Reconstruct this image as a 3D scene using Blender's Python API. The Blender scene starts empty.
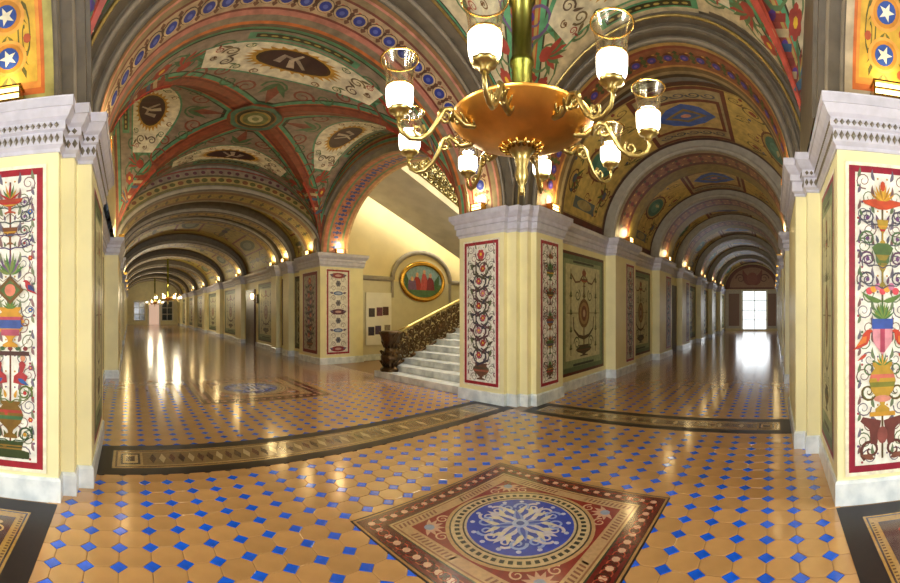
import bpy, math, random
from mathutils import Vector, Matrix
from math import sin, cos, pi, sqrt, atan2, hypot
random.seed(7)
SC = bpy.context.scene
COL = SC.collection

# ------------------------------------------------------------------ camera, world, light, exposure
FX, FY, X0, Y0, EYE = 410.0, 430.0, 129.5, 311.0, 1.6
cd = bpy.data.cameras.new('camera')
cd.type = 'PANO'
cd.panorama_type = 'CENTRAL_CYLINDRICAL'
cd.central_cylindrical_range_u_min = -450 / FX
cd.central_cylindrical_range_u_max = 450 / FX
cd.central_cylindrical_range_v_min = -(583 - Y0) / FY
cd.central_cylindrical_range_v_max = Y0 / FY
cd.central_cylindrical_radius = 1.0
cd.clip_start = 0.02
cam = bpy.data.objects.new('camera', cd)
COL.objects.link(cam)
cam.location = (0, 0, EYE)
cam.rotation_euler = (pi / 2, 0, -(450 - X0) / FX)
SC.camera = cam
w = bpy.data.worlds.new('world'); SC.world = w; w.use_nodes = True
w.node_tree.nodes['Background'].inputs[0].default_value = (0.75, 0.85, 1.0, 1)
w.node_tree.nodes['Background'].inputs[1].default_value = 0.05
SC.view_settings.view_transform = 'Standard'
SC.view_settings.look = 'None'
SC.view_settings.gamma = 1.0
SC.view_settings.exposure = 0.87
SC.cycles.use_denoising = True
SC.cycles.max_bounces = 8
SC.cycles.diffuse_bounces = 5
SC.cycles.caustics_reflective = False
SC.cycles.caustics_refractive = False
SC.cycles.sample_clamp_indirect = 4.0


def light(name, kind, loc, power, color=(1, .9, .72), size=.1, rot=None, size_y=None):
    l = bpy.data.lights.new(name, kind)
    l.energy = power; l.color = color
    if kind == 'AREA':
        l.size = size
        if size_y: l.shape = 'RECTANGLE'; l.size_y = size_y
    else:
        l.shadow_soft_size = size
    o = bpy.data.objects.new(name, l); COL.objects.link(o); o.location = loc
    if rot: o.rotation_euler = rot
    return o

# daylight at the east glazed door; south, west and stair are added fill lights
DAY = (0.93, 0.96, 1.0)
light('fill_south', 'AREA', (1.57, -6.6, 1.9), 260, DAY, 2.6, (pi / 2, 0, 0), 2.6)  # added fill from behind the camera, out of view
light('fill_west', 'AREA', (-6.6, 1.5, 1.9), 260, DAY, 2.6, (0, -pi / 2, 0), 2.6)  # added fill from the unseen west arm
light('daylight_east', 'AREA', (33.9, 1.7, 1.7), 24, DAY, 1.8, (0, pi / 2, 0), 2.8)
light('fill_stair', 'AREA', (9.5, 8.4, 7.6), 330, (1, .95, .85), 3.0, (0, 0, 0), 3.0)  # added overhead fill for the stair hall, no opening above it

# ------------------------------------------------------------------ materials
def lin(c):
    if isinstance(c, str):
        c = [int(c[i:i + 2], 16) / 255 for i in (0, 2, 4)]
    return tuple(((x / 12.92) if x <= .04045 else ((x + .055) / 1.055) ** 2.4) for x in c[:3])


def material(name, col, rough=.5, metal=0, noise=0, scale=5, bump=0, spec=.5, emit=0, coat=0, rnd=0, stretch=None, col2=None):
    m = bpy.data.materials.new(name); m.use_nodes = True
    nt = m.node_tree; b = nt.nodes['Principled BSDF']
    c = lin(col)
    b.inputs['Base Color'].default_value = (*c, 1)
    b.inputs['Roughness'].default_value = rough
    b.inputs['Metallic'].default_value = metal
    b.inputs['Specular IOR Level'].default_value = spec
    b.inputs['Coat Weight'].default_value = coat
    b.inputs['Coat Roughness'].default_value = .13
    if emit:
        b.inputs['Emission Color'].default_value = (*c, 1)
        b.inputs['Emission Strength'].default_value = emit
    if noise or bump or rnd:
        tc = nt.nodes.new('ShaderNodeTexCoord'); nz = nt.nodes.new('ShaderNodeTexNoise')
        nz.inputs['Scale'].default_value = scale; nz.inputs['Detail'].default_value = 5
        src = tc.outputs['Object']
        if stretch:
            mp = nt.nodes.new('ShaderNodeMapping'); mp.inputs['Scale'].default_value = stretch
            nt.links.new(src, mp.inputs[0]); src = mp.outputs[0]
        nt.links.new(src, nz.inputs['Vector'])
        if noise:
            c2 = lin(col2) if col2 else tuple(x * (1 - noise) for x in c)
            mx = nt.nodes.new('ShaderNodeMix'); mx.data_type = 'RGBA'
            mx.inputs[6].default_value = (*c, 1); mx.inputs[7].default_value = (*c2, 1)
            rp = nt.nodes.new('ShaderNodeMapRange')
            rp.inputs[1].default_value = .38; rp.inputs[2].default_value = .68
            nt.links.new(nz.outputs[0], rp.inputs[0]); nt.links.new(rp.outputs[0], mx.inputs[0])
            out = mx.outputs[2]
            if rnd:
                oi = nt.nodes.new('ShaderNodeObjectInfo'); hs = nt.nodes.new('ShaderNodeHueSaturation')
                mr = nt.nodes.new('ShaderNodeMapRange'); mr.inputs[3].default_value = 1 - rnd; mr.inputs[4].default_value = 1 + rnd
                nt.links.new(oi.outputs['Random'], mr.inputs[0]); nt.links.new(mr.outputs[0], hs.inputs['Value'])
                nt.links.new(out, hs.inputs['Color']); out = hs.outputs[0]
            nt.links.new(out, b.inputs['Base Color'])
        if bump:
            bp = nt.nodes.new('ShaderNodeBump'); bp.inputs['Strength'].default_value = bump; bp.inputs['Distance'].default_value = .01
            nt.links.new(nz.outputs[0], bp.inputs['Height']); nt.links.new(bp.outputs[0], b.inputs['Normal'])
    return m


def paint_material(name, rough, coat=0, var=.25, scale=14):
    m = bpy.data.materials.new(name); m.use_nodes = True
    nt = m.node_tree; b = nt.nodes['Principled BSDF']
    at = nt.nodes.new('ShaderNodeAttribute'); at.attribute_name = 'Col'
    tc = nt.nodes.new('ShaderNodeTexCoord'); nz = nt.nodes.new('ShaderNodeTexNoise')
    nz.inputs['Scale'].default_value = scale; nz.inputs['Detail'].default_value = 6
    nt.links.new(tc.outputs['Object'], nz.inputs['Vector'])
    mr = nt.nodes.new('ShaderNodeMapRange'); mr.inputs[1].default_value = .3; mr.inputs[2].default_value = .7
    mr.inputs[3].default_value = 1 + var * .4; mr.inputs[4].default_value = 1 - var
    nt.links.new(nz.outputs[0], mr.inputs[0])
    mx = nt.nodes.new('ShaderNodeVectorMath'); mx.operation = 'SCALE'
    nt.links.new(at.outputs['Color'], mx.inputs[0]); nt.links.new(mr.outputs[0], mx.inputs['Scale'])
    nt.links.new(mx.outputs[0], b.inputs['Base Color'])
    b.inputs['Roughness'].default_value = rough
    b.inputs['Coat Weight'].default_value = coat; b.inputs['Coat Roughness'].default_value = .13
    return m

M = dict(
    cream=material('cream_paint', 'F1EABA', .42, noise=.10, scale=2.2, spec=.4),
    creamwall=material('stair_wall_paint', 'EAD9A6', .5, noise=.10, scale=1.5),
    cornice=material('lavender_grey_plaster', 'CBCBDC', .45, noise=.16, scale=9, bump=.1),
    base=material('pale_marble', 'E9F1F7', .22, noise=.16, scale=6, col2='C6D2DC'),
    step=material('white_marble_steps', 'E6EAEC', .25, noise=.2, scale=4, col2='B5BCC2'),
    mould=material('grey_brown_moulding', '6A6153', .45, noise=.28, scale=6),
    rollmould=material('brown_grey_roll', '847A6B', .45, noise=.25, scale=6),
    mouldlight=material('pale_grey_moulding', 'A09A8E', .45, noise=.2, scale=6),
    gold=material('polished_brass', 'D9AE55', .22, 1.0, noise=.2, scale=6),
    oldgold=material('aged_brass', 'B9A569', .3, 1.0, noise=.3, scale=12),
    copper=material('copper_bowl', 'EEB058', .34, 1.0, noise=.25, scale=5, stretch=(1, 1, .3)),
    bronze=material('dark_bronze', '5A4630', .36, .85, noise=.4, scale=22, bump=.2),
    greenbronze=material('gilded_bronze', '6E6238', .38, .8, noise=.6, scale=16, bump=.2, col2='221E12'),
    greenbrass=material('green_bronze_column', '8A8440', .3, 1.0, noise=.45, scale=8, stretch=(1, 1, .25), col2='4E5A22'),
    tile=material('tan_clay_tile', 'CFA066', .2, noise=.16, scale=3.5, rnd=.10, coat=.5),
    blue=material('cobalt_tile', '0F68FF', .2, noise=.25, scale=9, rnd=.12, coat=.55),
    grout=material('tile_joint', '8F6B3C', .35, noise=.2, scale=20, coat=.3),
    dark=material('dark_slate_border', '1E100E', .38, noise=.35, scale=14, coat=.05, spec=.3),
    paint=paint_material('fresco_paint', .45),
    inlay=paint_material('inlaid_tile', .2, .55, .18, 30),
    vault=paint_material('vault_fresco', .5, 0, .35, 7),
    door=material('dark_wood_door', '4A2A1C', .35, noise=.3, scale=3, stretch=(8, 8, 1)),
    glow=material('lit_frosted_glass', 'FFF6E0', .3, emit=3.2),
    uplight=material('lit_amber_glass', 'FFDf96', .3, emit=4.0),
    pane=material('bright_daylight_pane', 'E6F0F6', .2, emit=.95),
    fillpane=material('fill_window_glow', 'CFDDE2', .2, emit=.5),  # glow of the added windows behind the camera
    darkpane=material('dark_window_pane', '2A3A44', .1),
    white=material('white_board', 'ECEBDF', .4, noise=.05),
)


def glass_material():
    m = bpy.data.materials.new('clear_lamp_glass'); m.use_nodes = True
    nt = m.node_tree; nt.nodes.remove(nt.nodes['Principled BSDF'])
    o = nt.nodes['Material Output']
    t = nt.nodes.new('ShaderNodeBsdfTransparent'); t.inputs[0].default_value = (.95, .95, .9, 1)
    g = nt.nodes.new('ShaderNodeBsdfGlossy'); g.inputs['Roughness'].default_value = .12; g.inputs[0].default_value = (1, .93, .74, 1)
    lw = nt.nodes.new('ShaderNodeLayerWeight'); lw.inputs[0].default_value = .5
    f = nt.nodes.new('ShaderNodeMath'); f.operation = 'MULTIPLY'; f.inputs[1].default_value = .75; nt.links.new(lw.outputs['Facing'], f.inputs[0])
    x = nt.nodes.new('ShaderNodeMixShader')
    nt.links.new(f.outputs[0], x.inputs[0]); nt.links.new(t.outputs[0], x.inputs[1]); nt.links.new(g.outputs[0], x.inputs[2])
    nt.links.new(x.outputs[0], o.inputs[0])
    return m
M['glass'] = glass_material()

# ------------------------------------------------------------------ mesh helpers
class MB:
    def __init__(s): s.v = []; s.f = []; s.c = None
    def add(s, v, f):
        o = len(s.v); s.v += [tuple(p) for p in v]; s.f += [tuple(i + o for i in q) for q in f]; return s
    def box(s, x0, y0, z0, x1, y1, z1):
        return s.add([(x0, y0, z0), (x1, y0, z0), (x1, y1, z0), (x0, y1, z0), (x0, y0, z1), (x1, y0, z1), (x1, y1, z1), (x0, y1, z1)],
                     [(3, 2, 1, 0), (4, 5, 6, 7), (0, 1, 5, 4), (1, 2, 6, 5), (2, 3, 7, 6), (3, 0, 4, 7)])
    def grid(s, fn, nu, nv):
        v = [fn(i / nu, j / nv) for i in range(nu + 1) for j in range(nv + 1)]
        f = [(i * (nv + 1) + j, (i + 1) * (nv + 1) + j, (i + 1) * (nv + 1) + j + 1, i * (nv + 1) + j + 1) for i in range(nu) for j in range(nv)]
        return s.add(v, f)
    def lathe(s, prof, c=(0, 0, 0), n=24, flute=0, nf=0):
        v = []; f = []
        for r, z in prof:
            for k in range(n):
                a = 2 * pi * k / n; rr = r * (1 + flute * cos(nf * a)) if nf else r
                v.append((c[0] + rr * cos(a), c[1] + rr * sin(a), c[2] + z))
        for i in range(len(prof) - 1):
            for k in range(n):
                f.append((i * n + k, i * n + (k + 1) % n, (i + 1) * n + (k + 1) % n, (i + 1) * n + k))
        return s.add(v, f)
    def tube(s, path, r0, r1=None, n=6):
        P = [Vector(p) for p in path]; r1 = r0 if r1 is None else r1
        v = []; f = []; L = len(P)
        up = Vector((0.13, 0.31, 1)).normalized()
        for i, p in enumerate(P):
            d = (P[min(i + 1, L - 1)] - P[max(i - 1, 0)]).normalized()
            a = d.cross(up)
            if a.length < 1e-4: a = d.cross(Vector((1, 0, 0)))
            a.normalize(); b = d.cross(a)
            r = r0 + (r1 - r0) * i / max(1, L - 1)
            for k in range(n):
                t = 2 * pi * k / n
                v.append(tuple(p + a * (r * cos(t)) + b * (r * sin(t))))
        for i in range(L - 1):
            for k in range(n):
                f.append((i * n + k, i * n + (k + 1) % n, (i + 1) * n + (k + 1) % n, (i + 1) * n + k))
        f.append(tuple(range(n))[::-1]); f.append(tuple((L - 1) * n + k for k in range(n)))
        return s.add(v, f)
    def build(s, name, mat, parent=None, smooth=False, cols=None):
        me = bpy.data.meshes.new(name); me.from_pydata(s.v, [], s.f)
        if cols is not None:
            ca = me.color_attributes.new('Col', 'FLOAT_COLOR', 'CORNER')
            flat = []
            for q, c in zip(s.f, cols): flat += [*c, 1.0] * len(q)
            ca.data.foreach_set('color', flat)
        if smooth: me.polygons.foreach_set('use_smooth', [True] * len(s.f))
        me.materials.append(M[mat] if isinstance(mat, str) else mat)
        me.update()
        return place(me, name, parent)


def place(me, name, parent=None):
    o = bpy.data.objects.new(name, me); COL.objects.link(o)
    if parent: adopt(o, parent)
    return o


def adopt(o, parent):
    o.parent = parent
    def world(p): return p.location + ((world(p.parent) + p.matrix_parent_inverse.translation) if p.parent else Vector((0, 0, 0)))
    off = world(parent)
    # children are modelled in world coordinates of the first instance
    o.matrix_parent_inverse = Matrix.Translation(-off)


def tag(o, label, cat, group=None):
    o['label'] = label; o['category'] = cat
    if group: o['group'] = group
    return o


def structure(o): o['kind'] = 'structure'; return o


def empty(name, loc, label=None, cat=None, group=None):
    o = bpy.data.objects.new(name, None); COL.objects.link(o); o.location = loc; o.empty_display_size = .1
    if label: tag(o, label, cat, group)
    return o


def copy_tree(o, parent=None):
    c = o.copy(); COL.objects.link(c)
    if parent: c.parent = parent
    for ch in o.children: copy_tree(ch, c)
    return c


def sweep(path, prof, closed=False):
    """profile (out, z) swept along a plan path; the open side is on the right of travel"""
    mb = MB(); n = len(path); N = []
    for i in range(n):
        ns = []
        for j in ((i - 1, i), (i, i + 1)):
            if j[0] < 0 or j[1] >= n: continue
            a, b = path[j[0]], path[j[1]]
            L = hypot(b[0] - a[0], b[1] - a[1]); ns.append(((b[1] - a[1]) / L, -(b[0] - a[0]) / L))
        if len(ns) == 1: N.append(ns[0])
        else:
            k = 1 + ns[0][0] * ns[1][0] + ns[0][1] * ns[1][1]
            N.append(((ns[0][0] + ns[1][0]) / k, (ns[0][1] + ns[1][1]) / k))
    m = len(prof)
    v = [(path[i][0] + N[i][0] * d, path[i][1] + N[i][1] * d, z) for i in range(n) for d, z in prof]
    f = [(i * m + j, (i + 1) * m + j, (i + 1) * m + j + 1, i * m + j + 1) for i in range(n - 1) for j in range(m - 1)]
    f += [tuple(range(m)), tuple((n - 1) * m + j for j in range(m))]
    return mb.add(v, f)

# ------------------------------------------------------------------ paint: flat polygons laid on any surface
class Paint:
    def __init__(s, fn, du=None):
        s.fn = fn; s.mb = MB(); s.cols = []; s.layer = 0; s.du = du; s.n = 0
        s.T = lambda u, v: (u, v)
        if du:
            def facet(u, v, l):
                k = math.floor(u / du + 1e-7); t = u / du - k
                if t < 1e-6: return fn(k * du, v, l)
                return tuple(p + (q - p) * t for p, q in zip(fn(k * du, v, l), fn((k + 1) * du, v, l)))
            s.fn = facet
    def clipped(s, pts, col):
        us = [p[0] for p in pts]; du = s.du
        c = lin(col)
        for k in range(math.floor(min(us) / du + 1e-6), math.ceil(max(us) / du - 1e-6)):
            q = pts
            for lim, sg in ((k * du, 1), ((k + 1) * du, -1)):
                o = []
                for i in range(len(q)):
                    a, b = q[i - 1], q[i]; da, db = sg * (a[0] - lim), sg * (b[0] - lim)
                    if (da < 0) != (db < 0):
                        t = da / (da - db); o.append((lim, a[1] + (b[1] - a[1]) * t))
                    if db >= 0: o.append(b)
                q = o
                if len(q) < 3: break
            if len(q) < 3: continue
            s.mb.add([s.fn(p[0], p[1], s.layer + .05 * (s.n % 18)) for p in q], [tuple(range(len(q)))]); s.cols.append(c)
    def _p(s, u, v):
        u, v = s.T(u, v); return s.fn(u, v, s.layer + .05 * (s.n % 18))
    def poly(s, pts, col):
        s.n += 1
        if s.du: return s.clipped([s.T(*p) for p in pts], col)
        s.mb.add([s._p(*p) for p in pts], [tuple(range(len(pts)))]); s.cols.append(lin(col))
    def nx(s): s.layer += 1
    def quadstrip(s, A, B, col):
        s.n += 1
        if s.du:
            for i in range(len(A) - 1): s.clipped([s.T(*p) for p in (A[i], A[i + 1], B[i + 1], B[i])], col)
            return
        v = [s._p(*p) for p in A] + [s._p(*p) for p in B]; n = len(A)
        s.mb.add(v, [(i, i + 1, n + i + 1, n + i) for i in range(n - 1)]); s.cols += [lin(col)] * (n - 1)
    def rect(s, u0, v0, u1, v1, col, n=1):
        A = [(u0 + (u1 - u0) * i / n, v0) for i in range(n + 1)]; B = [(u0 + (u1 - u0) * i / n, v1) for i in range(n + 1)]
        s.quadstrip(A, B, col)
    def frame(s, u0, v0, u1, v1, w, col, n=1):
        s.rect(u0, v0, u1, v0 + w, col, n); s.rect(u0, v1 - w, u1, v1, col, n)
        s.rect(u0, v0 + w, u0 + w, v1 - w, col, 1); s.rect(u1 - w, v0 + w, u1, v1 - w, col, 1)
    def disc(s, u, v, ru, rv, col, n=14):
        s.poly([(u + ru * cos(2 * pi * k / n), v + rv * sin(2 * pi * k / n)) for k in range(n)], col)
    def ring(s, u, v, ru, rv, k, col, n=20):
        A = [(u + ru * cos(2 * pi * i / n), v + rv * sin(2 * pi * i / n)) for i in range(n + 1)]
        B = [(u + ru * k * cos(2 * pi * i / n), v + rv * k * sin(2 * pi * i / n)) for i in range(n + 1)]
        s.quadstrip(A, B, col)
    def path(s, pts, w0, w1, col, asp=1):
        A = []; B = []; n = len(pts)
        for i, p in enumerate(pts):
            a = pts[max(0, i - 1)]; b = pts[min(n - 1, i + 1)]
            du, dv = b[0] - a[0], b[1] - a[1]; L = hypot(du, dv) or 1
            w = (w0 + (w1 - w0) * i / (n - 1)) / 2
            A.append((p[0] - dv / L * w * asp, p[1] + du / L * w)); B.append((p[0] + dv / L * w * asp, p[1] - du / L * w))
        s.quadstrip(A, B, col)
    def line(s, a, b, w, col, n=1, asp=1):
        s.path([(a[0] + (b[0] - a[0]) * i / n, a[1] + (b[1] - a[1]) * i / n) for i in range(n + 1)], w, w, col, asp)
    def scroll(s, u, v, r, col, a0=0, turns=1.4, w=.25, su=1, tip=None, n=16):
        """spiral curling in round (u,v); su=-1 mirrors"""
        pts = []
        for i in range(n + 1):
            t = i / n; a = a0 + turns * 2 * pi * t; R = r * (1 - .8 * t)
            pts.append((u + su * R * cos(a), v + R * sin(a)))
        s.path(pts, r * w, r * w * .45, col)
        if tip: s.nx(); s.disc(u, v, r * .32, r * .32, tip, 8)
    def leaf(s, u, v, ang, L, W, col, su=1, bend=0):
        pts = []
        for k in range(6):
            t = k / 5; a = ang + bend * t
            pts.append((u + su * L * t * cos(a), v + L * t * sin(a), a))
        wd = [0, .8, 1, .75, .4, 0]
        A = [(p[0] - su * sin(p[2]) * W * wd[i] / 2, p[1] + cos(p[2]) * W * wd[i] / 2) for i, p in enumerate(pts)]
        B = [(p[0] + su * sin(p[2]) * W * wd[i] / 2, p[1] - cos(p[2]) * W * wd[i] / 2) for i, p in enumerate(pts)]
        s.poly(A + B[::-1][1:-1], col)
    def vase(s, u, v, h, prof, col):
        """prof: (half width, fraction of h)"""
        A = [(u - a, v + h * t) for a, t in prof]; B = [(u + a, v + h * t) for a, t in prof]
        s.quadstrip(A, B, col)
    def flower(s, u, v, r, col, heart='E8C040', n=6):
        for k in range(n):
            a = 2 * pi * k / n; s.disc(u + r * .6 * cos(a), v + r * .6 * sin(a), r * .42, r * .42, col, 7)
        s.nx(); s.disc(u, v, r * .34, r * .34, heart, 7)
    def bird(s, u, v, r, col, su=1, wing='2F3E80'):
        s.poly([(u + su * x * r, v + y * r) for x, y in ((-1.3, -1.1), (-.5, -.3), (-.2, .5), (.2, .9), (.55, 1.0), (.95, .8), (.6, .65), (.55, .1), (.25, -.5), (-.3, -.75))], col)
        s.nx(); s.poly([(u + su * x * r, v + y * r) for x, y in ((-.9, -.7), (-.25, .25), (.2, .3), (.15, -.3))], wing)
    def build(s, name, mat, parent): return s.mb.build(name, mat, parent, cols=s.cols)


def plane_map(o, ud, vd=(0, 0, 1), nrm=(0, 0, 0), base=.004, dl=.0006):
    O, U, V, Nn = Vector(o), Vector(ud), Vector(vd), Vector(nrm)
    return lambda u, v, l: tuple(O + U * u + V * v + Nn * (base + dl * l))

RED, CRIM, GOLD, GRN, DGRN, BLU, PUR, BRN, PINK, WHT = '9B1C2E', 'B0282C', 'C9962E', '4F7A38', '2F4A28', '3050A8', '6B3F78', '5A3220', 'C98A92', 'ECEBE4'

# ================================================================== FLOOR
T = .22; LX, LY = .15, .05; Q = .275 * T
floor = structure(MB().box(-7, -7, -.06, 36, 54, -.006).build('floor', 'grout'))
floor['label'] = 'polished tan octagonal tile floor with small cobalt blue squares'


def tile_mesh(name, pts, mat):
    n = len(pts); k = .93
    v = [(x, y, -.012) for x, y in pts] + [(x, y, -.0012) for x, y in pts] + [(x * k, y * k, 0) for x, y in pts]
    f = [(i, (i + 1) % n, n + (i + 1) % n, n + i) for i in range(n)] + [(n + i, n + (i + 1) % n, 2 * n + (i + 1) % n, 2 * n + i) for i in range(n)] + [tuple(range(2 * n, 3 * n))]
    me = bpy.data.meshes.new(name); me.from_pydata(v, [], f); me.materials.append(M[mat]); me.update(); return me

g = .0022; H = T / 2 - g
OCT = [(H, H - Q), (H - Q, H), (-(H - Q), H), (-H, H - Q), (-H, -(H - Q)), (-(H - Q), -H), (H - Q, -H), (H, -(H - Q))]
DIA = [(Q - g, 0), (0, Q - g), (-(Q - g), 0), (0, -(Q - g))]
octm, diam = tile_mesh('octagon_tile', OCT, 'tile'), tile_mesh('blue_tile', DIA, 'blue')
REG = [(-.62, -.53, 5.6, 4.2), (-.62, 5.1, 6.1, 50), (6.35, -.65, 34.6, 4.2), (-.7, 4.2, -.3, 5.1), (-.62, -.53, 6.3, -.2)]
HOLE = [(1.69, .93, 3.55, 2.79), (1.3, 7.25, 3.9, 9.85)]


def wanted(x, y, m):
    if any(a + m < x < c - m and b + m < y < d - m for a, b, c, d in HOLE): return False
    return any(a - m < x < c + m and b - m < y < d + m for a, b, c, d in REG[:3])

octs, dots = [], []
for i in range(-5, 160):
    for j in range(-5, 232):
        x, y = LX + i * T, LY + j * T
        if wanted(x, y, Q * .4): dots.append((hypot(x, y), x, y))
        if wanted(x + T / 2, y + T / 2, T * .42): octs.append((hypot(x + T / 2, y + T / 2), x + T / 2, y + T / 2))


def inview(t):
    r, x, y = t
    px = X0 + FX * atan2(x, y)
    return 688 / r < 272 + 14 and -6 < px < 906
for lst, me, nm, pts, mt in ((octs, octm, 'octagon_tile', OCT, 'tile'), (dots, diam, 'blue_tile', DIA, 'blue')):
    lst.sort()
    near = [t for t in lst if inview(t)][:300]; ns = set(near)
    for r, x, y in near:
        o = bpy.data.objects.new(nm, me); COL.objects.link(o); o.location = (x, y, 0); o.parent = floor
    mb = MB()
    for t in lst:
        if t not in ns: mb.add([(t[1] + a, t[2] + b, 0) for a, b in pts], [tuple(range(len(pts)))])
    far = mb.build(nm + '_field', mt, floor); far['kind'] = 'stuff'


def inlay(x0, y0, x1, y1, z=.0022, dl=.0003):
    return Paint(lambda u, v, l: (x0 + u, y0 + v, z + dl * l))


def band(name, x0, y0, x1, y1):
    """dark bordered mosaic strip across an arch"""
    b = MB().box(x0, y0, -.01, x1, y1, .002).build(name, 'dark', floor)
    W, Hh = x1 - x0, y1 - y0; wd = .17
    P = inlay(x0, y0, x1, y1)
    P.rect(wd, wd, W - wd, Hh - wd, 'B79A68'); P.layer = 2
    P.frame(wd + .03, wd + .03, W - wd - .03, Hh - wd - .03, .025, '7A4A2A'); P.layer = 3
    L = max(W, Hh); hor = W > Hh; S = min(W, Hh) - 2 * wd
    P.T = (lambda u, v: (u, v)) if hor else (lambda u, v: (v, u))
    P.rect(wd + .34, wd + .09, L - wd - .34, wd + S - .09, '8F7650'); P.layer = 4
    n = int((L - 2 * wd - .8) / .11)
    for k in range(n):
        u = wd + .4 + .11 * (k + .5); c = wd + S / 2
        P.poly([(u - .04, c), (u, c + S * .26), (u + .04, c), (u, c - S * .26)], ('4A2F22', 'C9B184', '6B4330')[k % 3])
    for u in (wd + .2, L - wd - .2):
        P.rect(u - .11, wd + S * .2, u + .11, wd + S * .8, '3A2420')
    P.layer = 5
    for u in (wd + .2, L - wd - .2):
        P.rect(u - .085, wd + S * .27, u + .085, wd + S * .73, 'C2A673')
    P.layer = 6
    for u in (wd + .2, L - wd - .2):
        P.rect(u - .05, wd + S * .36, u + .05, wd + S * .64, '5A3A2C')
    P.build('mosaic', 'inlay', b)
    return b
band('border_band', -.36, 4.2, 5.72, 5.1)
band('border_band', 5.6, -.27, 6.35, 3.95)


def edge_band(name, x0, y0, x1, y1, vert):
    b = MB().box(x0, y0, -.01, x1, y1, .002).build(name, 'dark', floor)
    W, Hh = x1 - x0, y1 - y0; P = inlay(x0, y0, x1, y1)
    L, S = (Hh, W) if vert else (W, Hh)
    P.T = (lambda u, v: (v, u)) if vert else (lambda u, v: (u, v))
    a, c = .19, S - .19
    P.rect(.19, a, L - .19, c, 'B08A44'); P.layer = 1
    P.frame(.21, a + .02, L - .21, c - .02, .015, '4A3020'); P.layer = 2
    n = int((L - .5) / .035)
    for k in range(n):
        u = .25 + .035 * k
        for v in (a + .055, c - .055): P.rect(u, v - .012, u + .016, v + .012, '6B4A26')
    P.rect(.3, a + .1, L - .3, c - .1, '4A2A24'); P.layer = 3
    n = int((L - .7) / .2)
    for k in range(n):
        u = .4 + .2 * k; m = S / 2
        P.scroll(u, m + (.03 if k % 2 else -.03), .075, 'D8B878', pi * k, 1.5, .3, 1)
        P.disc(u + .1, m, .03, .05, ('A8483A', 'C9B184')[k % 2], 8)
    P.build('mosaic', 'inlay', b)
edge_band('border_band', -1.45, -.4, -.62, 3.5, True)
edge_band('border_band', -.3, -1.45, 3.45, -.53, False)


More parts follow.
